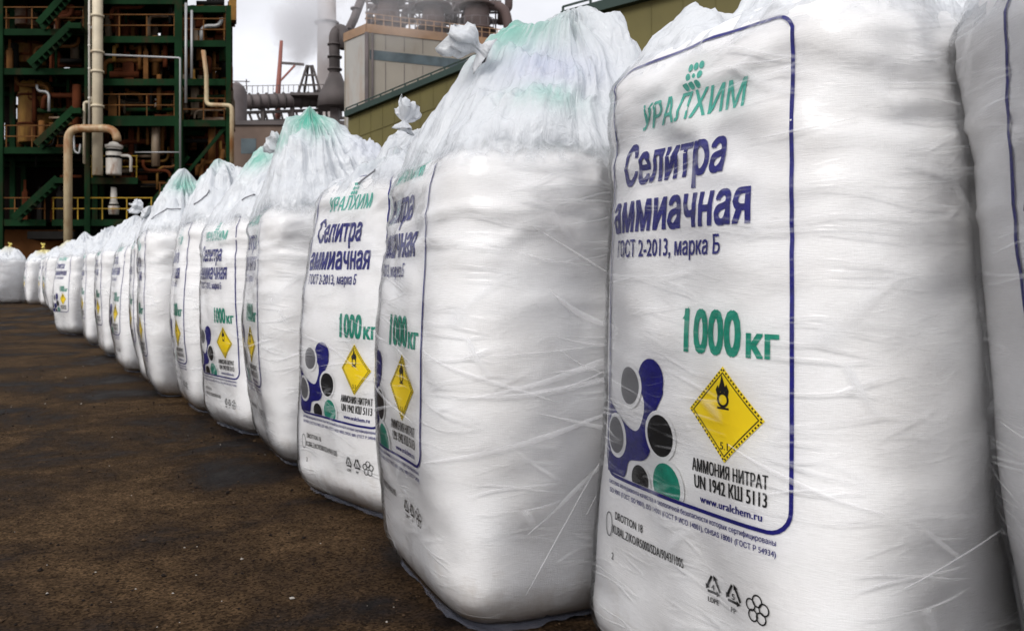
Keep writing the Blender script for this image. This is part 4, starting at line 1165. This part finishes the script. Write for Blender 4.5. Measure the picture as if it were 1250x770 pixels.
def make_bag(spec, i):
    rnd = random.Random(100 + i); rs = np.random.RandomState(200 + i)
    d = dict(A=.475, H=1.37, rb=.17, w0=.89, w1=.99, w2=.90, lean=(0, 0), fold=1.0, zd=.60, ps=.99, hp=.5, peak=(0, 0), lumps=(), dome=1.9, knots=(), ink=(), cords=(), res=1.0, creases=20, fan=None, yaw=-56, skirt=.008, pu=0.0, yellow=0)
    d.update(spec); yaw = R(d['yaw'])
    d['lean'] = local(d['lean'], yaw)
    if i >= 6:
        for q_, a_ in (('w0', .04), ('w1', .02), ('w2', .04), ('H', .04)): d[q_] += rnd.uniform(-a_, a_)
        d['lean'] = (d['lean'][0] + rnd.uniform(-.05, .03), rnd.uniform(-.04, .04)); d['peak'] = (d['peak'][0] + rnd.uniform(-.12, .1), d['peak'][1]); d['dome'] = rnd.uniform(1.25, 1.8)
    b = Bag(seed=i + 1, **{k: d[k] for k in ('A', 'H', 'rb', 'w0', 'w1', 'w2', 'lean', 'fold')})
    X, Y = d['at']
    root = thing('bulk_bag', d['label'], 'bulk bag', (X, Y, gz(Y)), yaw, 'white bulk bags lined up in the yard')
    res = d['res']
    nu = int(240 * res); 
    us = np.linspace(_len[0], _len[-1], nu + 1)[:-1]
    kw = d['A'] / A0                     # artwork is mapped by arc length on the nominal outline
    # body
    ms = np.concatenate([[.0, .004, .012, .025, .045, .07, .1], np.linspace(.13, d['H'] - .1, int(95 * res)), d['H'] - .13 + np.linspace(.06, .45, int(18 * res + 4))])
    UU, MM = np.meshgrid(us, ms)
    P = b.pos(UU, MM)
    V = P.reshape(-1, 3); nv = len(ms)
    F = grid_faces(nu, nv)
    uv = np.stack([UU.ravel(), MM.ravel()], -1)
    V = np.concatenate([V, [[0, 0, 0.0], [b.lean[0], b.lean[1], V[-1][2] + .01]]]); uv = np.concatenate([uv, [[0, 0], [0, d['H']]]])
    V[:nu, 2] = 0.0
    for k in range(nu): F.append((nu * nv, (k + 1) % nu, k)); F.append((nu * nv + 1, (nv - 1) * nu + k, (nv - 1) * nu + (k + 1) % nu))
    np_obj('body', V, F, 'woven', root, True, uv)

    # printed artwork, wrapped on the body
    made = {}
    for name, layers in ART.items():
        if res < .55 and name in ('batch_lettering', 'certification_lettering', 'recycling_symbols', 'web_address_lettering', 'hazard_label>class_number'): continue
        Vs, Fs, mi, inks, k = [], [], [], [], 0
        for (fv, ff), ink, lay in layers:
            u = (fv[:, 0] * d['ps'] + d['pu']); m = d['zd'] + fv[:, 1] * d['ps']
            Vs.append(b.pos(u / kw, m, .0025 + .0007 * lay))
            if ink not in inks: inks.append(ink)
            Fs += [tuple(q + k for q in f) for f in ff]; mi += [inks.index(ink)] * len(ff); k += len(fv)
        par = root
        if '>' in name: par = made[name.split('>')[0]]; name = name.split('>')[1]
        made[name] = np_obj(name, np.concatenate(Vs), Fs, inks, par, False, None, mi)

    # film wrap with creases
    nf = int(200 * res)
    us2 = np.linspace(_len[0], _len[-1], nf + 1)[:-1]
    ms2 = np.concatenate([[.008, .03, .06], np.linspace(.09, d['H'] - .02, int(80 * res))])
    UU, MM = np.meshgrid(us2, ms2)
    P0 = b.pos(UU, MM, .009)
    n1 = fbm(P0 * np.array([6, 6, 12]) + i * 7, 3) * .0025
    P = b.pos(UU, MM, .0105 + np.maximum(n1, -.0035))
    V = [P.reshape(-1, 3)]; F = grid_faces(nf, len(ms2)); mi = [0] * len(F); k = len(V[0]); uvs = [np.stack([UU.ravel(), MM.ravel()], -1)]
    def ribbon(pts, w):
        nonlocal k
        pts = np.array(pts); n = len(pts)
        dd = np.gradient(pts, axis=0); dd /= np.maximum(np.linalg.norm(dd, axis=1, keepdims=True), 1e-9)
        q = np.stack([-dd[:, 1], dd[:, 0]], -1); ww = w * np.sin(np.linspace(.08, math.pi - .08, n))[:, None]
        for sgn, o_ in ((-1, .0115), (0, .0145), (1, .0115)):
            pp = pts + q * ww * sgn; V.append(b.pos(pp[:, 0], pp[:, 1], o_)); uvs.append(pp)
        for j in range(n - 1):
            F.append((k + j, k + j + 1, k + n + j + 1, k + n + j)); F.append((k + n + j, k + n + j + 1, k + 2 * n + j + 1, k + 2 * n + j)); mi.extend([1, 1])
        k += 3 * n
    for c in range(d['creases']):
        u = rnd.uniform(-.5, 1.2); m = rnd.uniform(.15, d['H'] - .15); L = rnd.uniform(.12, .5); sl = rnd.gauss(-.12 if m > .6 else .12, .16); cv = rnd.uniform(-.06, .06)
        t = np.linspace(0, 1, 16); ribbon(np.stack([u + L * t, m + L * sl * t + cv * t * (1 - t) * 2], -1), rnd.choice((.0016, .003, .006)))
    if d['fan']:
        fu, fm, cnt = d['fan']
        for c in range(cnt):
            a = R(rnd.uniform(182, 262)); L = rnd.uniform(.15, .7); st = rnd.uniform(.03, .2); t = np.linspace(0, 1, 18)
            bu, bm_ = fu + rnd.gauss(0, .03), fm + rnd.gauss(0, .05)
            rr = st + L * t; pts = np.stack([bu + rr * np.cos(a), bm_ + rr * np.sin(a) + .10 * t * t * (1 - abs(math.sin(a)))], -1)
            if pts[:, 1].min() > .05: pts[:, 1] += .012 * np.sin(t * rnd.uniform(2, 4) + c); ribbon(pts, rnd.choice((.0016, .0028, .005, .009)))
    np_obj('film_wrap', np.concatenate(V), F, ['film', 'crease'], root, True, np.concatenate(uvs), mi)

    # crumpled skirt of film on the ground
    ns = int(180 * res); us3 = np.linspace(_len[0], _len[-1], ns + 1)[:-1]; rows = [0, .25, .5, .75, 1.0]
    base = b.pos(us3, np.full(ns, .016), .006)
    ring = []
    outw = d['skirt'] * (.35 + 1.8 * np.abs(fbm(base * 5 + i, 3)))
    dirn = base[:, :2] / np.linalg.norm(base[:, :2], axis=1, keepdims=True)
    for r_ in rows:
        q = base.copy(); q[:, :2] += dirn * (outw * r_)[:, None] * (1 if r_ else 0)
        q[:, 2] = np.maximum(base[:, 2] * (1 - r_) ** 1.6 + .004 + .030 * np.abs(fbm(base * 16 + r_ * 5 + i, 3)) * math.sin(math.pi * min(.9, r_ + .08)), .004)
        ring.append(q)
    np_obj('film_skirt', np.concatenate(ring), grid_faces(ns, len(rows)), 'skirt', root, True)

    # gathered hood of film over the top
    nh = int(260 * res); us4 = np.linspace(_len[0], _len[-1], nh + 1)[:-1]; nt = int(74 * res + 10)
    ts = np.linspace(0, 1, nt)
    rim = b.pos(us4, np.full(nh, d['H'] - .085), .013)
    th = np.arctan2(rim[:, 1], rim[:, 0])
    pk = np.array(local(d['peak'], yaw)) + np.array(b.lean)
    V = []
    drop = .012 * fbm(np.stack([np.cos(th) * 3, np.sin(th) * 3, th * 0 + i], -1), 2)
    for t in ts:
        sh = .78 * t ** 1.25 + .22 * t ** .6 if t > 0 else 0
        xy = rim[:, :2] * (1 - sh) + pk * sh
        inset = 1 - .0 * t
        zr = rim[:, 2] + drop * (1 - min(1, t * 6))
        z = zr + .055 * min(1, t / .10) ** .8 + d['hp'] * (1 - (1 - t) ** d['dome']) * (.92 + .08 * t)
        z = z * 1.0
        p3 = np.stack([np.cos(th) * 2.3, np.sin(th) * 2.3, np.full(nh, t * 1.3 + i * 4.1)], -1)
        env = math.sin(math.pi * min(1, t * .93 + .03)) ** .8
        pl = np.abs(fbm(p3 * np.array([2.2, 2.2, 1.0]), 3))               # radial pleats
        z = z - pl * .075 * env
        z = z + fbm(np.stack([xy[:, 0] * 4, xy[:, 1] * 4, np.full(nh, i * 2.7)], -1), 3) * .080 * env
        z = z - np.abs(fbm(np.stack([xy[:, 0] * 9, xy[:, 1] * 9, z * 9 + i], -1), 4)) * .042 * env
        ex = fbm(np.stack([xy[:, 0] * 7, xy[:, 1] * 7, z * 7 + 40 + i], -1), 2) * .02 * env
        rad = xy / np.maximum(np.linalg.norm(xy, axis=1, keepdims=True), .02)
        xy = xy + rad * ex[:, None]
        for (lx, ly, lr, lh) in d['lumps']:
            q = local((lx, ly), yaw); g = np.exp(-((xy[:, 0] - q[0]) ** 2 + (xy[:, 1] - q[1]) ** 2) / (lr * lr)); z = z + lh * g * min(1, t * 4)
        V.append(np.stack([xy[:, 0], xy[:, 1], z], -1))
    G_ = np.stack(V); V = G_.reshape(-1, 3)
    UU, TT = np.meshgrid(us4, ts)
    cols = {'green_ink': np.zeros(len(V)), 'blue_ink': np.zeros(len(V)), 'yellow_ink': np.full(len(V), 0.0)}
    if d['yellow']:
        cols['yellow_ink'] = sstep(.45, .9, TT.ravel()) * d['yellow']
    for (kind, ix, iy, iz, sx, sz, amt) in d['ink']:      # placed in yard axes around the bag's centre
        q = local((ix, iy), yaw)
        dx = V[:, 0] - q[0]; dy = V[:, 1] - q[1]; dz = V[:, 2] - iz
        cols[kind] = np.maximum(cols[kind], amt * np.exp(-((dx * dx + dy * dy) / sx ** 2 + dz * dz / sz ** 2)))
    bvh = BVHTree.FromPolygons([Vector(q_) for q_ in V], grid_faces(nh, nt)) if d['cords'] else None
    np_obj('film_hood', V, grid_faces(nh, nt), 'hood', root, True, np.stack([UU.ravel(), TT.ravel()], -1), None, cols)

    # tied ends of film
    for (kx, ky, kz, ksz, tilt, az) in d['knots']:
        q = local((kx, ky), yaw)
        n_, seg = 15, 40; Vk = []
        for j in range(n_):
            t = j / (n_ - 1)
            r_ = np.interp(t, [0, .16, .28, .36, .6, .85, 1.0], [.55, .42, .16, .15, .40, .55, .42]) * ksz
            for k_ in range(seg):
                a = 2 * math.pi * k_ / seg
                f = 1 + .22 * math.sin(a * 7 + i) * min(1, t * 2) + .28 * math.sin(a * 3 + 2.2 * i + t * 2)
                f += .25 * float(vnoise(np.array([math.cos(a) * 3 + i, math.sin(a) * 3, t * 5])))
                zz = t * ksz * 1.25 + (.20 * ksz * float(vnoise(np.array([math.cos(a) * 2, math.sin(a) * 2 + i, 3.0]))) if t > .7 else 0)
                Vk.append((r_ * f * math.cos(a), r_ * f * math.sin(a) * .8, zz - .25 * ksz))
        Vk = np.array(Vk); Vk = Vk * (1 + .28 * np.abs(fbm(Vk / ksz * 2.6 + i * 3, 3))[:, None] - .08) + .10 * ksz * np.stack([fbm(Vk / ksz * 2 + i + q_, 2) for q_ in (3, 17, 29)], -1); rot = np.array((Matrix.Rotation(R(az) - yaw, 3, 'Z') @ Matrix.Rotation(R(tilt), 3, 'Y')))
        Vk = Vk @ rot.T + np.array([q[0], q[1], kz])
        Fk = grid_faces(seg, n_); Fk.append(tuple(range((n_ - 1) * seg, n_ * seg))); Fk.append(tuple(range(seg))[::-1])
        uvk = np.stack([np.tile(np.linspace(0, .5, seg), n_), np.repeat(np.linspace(.5, .9, n_), seg)], -1)
        np_obj('tied_film_end', Vk, Fk, 'knot_yellow' if d['yellow'] else 'hood', root, True, uvk)
    for (x0, y0, z0, x1, y1, z1) in d['cords']:
        p0, p1 = local((x0, y0), yaw), local((x1, y1), yaw)
        bm = bmesh.new(); a, c = Vector((*p0, z0)), Vector((*p1, z1)); cpts = []
        for q_ in range(9):
            hit = bvh.find_nearest(a.lerp(c, q_ / 8)); nrm = hit[1] if hit[1].z > 0 else -hit[1]; cpts.append(hit[0] + nrm * .005)
        tube(bm, cpts, .004, 6); obj('tie_cord', bm, 'cord', root)
    return root

BAGS = [
 dict(label='nearest bag, cut off by the right edge, showing film and a violet line', at=(1.46, 1.30), yaw=-82, H=1.52, zd=.68, hp=.5, creases=4, lean=(-.20, 0), pu=.13),
 dict(label='large bag with its whole printed panel facing us and a big yellow diamond', at=(.782, 2.06), yaw=-62, H=1.56, zd=.685, ps=1.0, hp=.30, dome=1.15, peak=(.18, .1), creases=8, rb=.07, w0=1.0, w2=.91),
 dict(label='bag with a wide blank side and a tall film peak with a bright green streak', at=(.075, 2.69), yaw=-66, w0=.92, rb=.14, pu=-.10, H=1.36, zd=.64, hp=.46, creases=12, fan=(1.02, .78, 26), skirt=.014,
      peak=(.12, .05), lumps=((-.12, -.05, .16, .07), (.28, 0, .2, .12)), knots=((-.17, -.20, 1.655, .085, -60, 20),),
      ink=(('green_ink', -.10, -.12, 1.82, .15, .13, 1.0), ('blue_ink', .03, -.25, 1.62, .16, .08, .5), ('green_ink', .13, -.22, 1.72, .03, .09, .8), ('green_ink', .40, -.10, 1.56, .05, .08, .6), ('green_ink', -.36, -.30, 1.43, .05, .05, .7), ('green_ink', .03, -.33, 1.49, .10, .05, .5))),
 dict(label='third bag from the right, printed side showing, weight print cut by the bag before it', at=(-.41, 3.75), yaw=-47, ps=1.03, H=1.42, zd=.595, hp=.26, w0=.97, rb=.13, w2=.82, creases=16, peak=(0, .1), lumps=((-.05, .2, .14, .06),),
      knots=((-.06, -.15, 1.635, .085, 10, 30),), cords=((-.34, -.36, 1.44, -.24, -.40, 1.46),), ink=(('green_ink', -.2, -.2, 1.6, .1, .1, .3),)),
 dict(label='bag with a blank white side and a pointed film peak with one green smear', at=(-.965, 4.60), yaw=-63, pu=-.09, H=1.35, zd=.615, hp=.58, w0=.90, creases=14, fan=(1.0, .7, 16), lean=(-.05, 0),
      dome=1.35, peak=(-.10, -.08), lumps=((.26, 0, .13, .17), (-.27, -.12, .10, .13)), knots=((-.30, -.05, 1.66, .10, -50, 10),), ink=(('green_ink', -.14, -.16, 1.84, .13, .13, 1.0), ('green_ink', -.3, -.1, 1.72, .08, .06, .6), ('blue_ink', .25, -.2, 1.7, .15, .08, .35))),
 dict(label='bag with its small top border line and 1000 mark showing left of the pointed peak', at=(-1.50, 5.45), yaw=-50, H=1.36, zd=.565, hp=.5, creases=12, w0=.95, lean=(-.05, 0), peak=(.08, -.05), lumps=((-.2, -.05, .14, .14), (.28, 0, .13, .16)),
      dome=1.5, ink=(('green_ink', -.2, -.16, 1.76, .15, .09, 1.0), ('green_ink', .3, -.1, 1.88, .1, .09, .7)), cords=((-.2, -.46, 1.50, -.06, -.46, 1.50),)),
 dict(label='narrow slice of bag with yellow diamond, twin rounded film peak touched with green', at=(-2.05, 6.25), yaw=-60, H=1.36, zd=.57, hp=.5, w0=.90, creases=8, lean=(-.06, 0), peak=(-.18, -.05), dome=1.5, lumps=((.2, 0, .13, .14),), ink=(('green_ink', -.3, -.08, 1.80, .14, .12, 1.0),), res=.7, cords=((-.25, -.47, 1.52, -.1, -.46, 1.60),)),
 dict(label='bag with square shoulders and yellow diamond near its left edge, film peak leaning right', at=(-2.66, 6.98), yaw=-62, H=1.37, zd=.55, hp=.48, w0=.86, creases=8, lean=(-.10, 0), peak=(.0, -.05), dome=1.5, lumps=((-.2, 0, .13, .10),), ink=(('green_ink', -.05, -.15, 1.76, .14, .09, .9),), res=.7, knots=((-.42, -.1, 1.52, .11, -60, 0),), cords=((-.35, -.45, 1.5, .0, -.47, 1.58),)),
 dict(label='thin slice of bag squeezed behind the square shouldered bag', at=(-3.10, 7.80), yaw=-66, H=1.36, hp=.42, res=.55, creases=4),
 dict(label='bag with a bright yellow diamond on the printed strip right at its left edge', at=(-3.74, 8.70), yaw=-58, H=1.36, hp=.42, res=.55, creases=4, lean=(-.04, 0), peak=(-.1, 0)),
 dict(label='distant bag with a narrow printed strip at its left edge, behind the bright diamond one', at=(-4.75, 10.4), yaw=-58, H=1.36, hp=.44, res=.5, creases=0),
 dict(label='bag with a plain white flank, just nearer than the bag with the broad printed face', at=(-5.78, 12.0), yaw=-60, H=1.36, hp=.40, res=.45, creases=0),
 dict(label='far bag turned so that its broad printed face and diamond show', at=(-7.25, 14.0), yaw=-40, H=1.34, hp=.42, res=.45, creases=0),
 dict(label='plain white bag just behind the far bag with the broad printed face', at=(-10.2, 18.9), yaw=-66, H=1.34, hp=.40, res=.4, creases=0, yellow=.5),
 dict(label='small distant bag with a yellow film top, second before the end of the row', at=(-11.25, 20.6), yaw=-58, H=1.34, hp=.36, res=.4, creases=0, yellow=.8),
 dict(label='small distant bag, last but one of the row', at=(-12.25, 22.1), yaw=-58, H=1.34, hp=.33, res=.4, creases=0, yellow=.6),
 dict(label='last small bag of the row with a yellow tied top', at=(-13.45, 23.5), yaw=-58, H=1.34, hp=.33, res=.4, creases=0, yellow=.9, knots=((0, 0, 1.64, .09, 0, 0),)),
 dict(label='wide plain white bag at the far left edge, beyond the end of the row', at=(-14.95, 24.3), yaw=-150, A=.52, H=1.36, hp=.40, res=.45, creases=0, yellow=.35, knots=((.05, 0, 1.70, .08, 10, 0),)),
]
for i_, sp in enumerate(BAGS):
    make_bag(sp, i_)
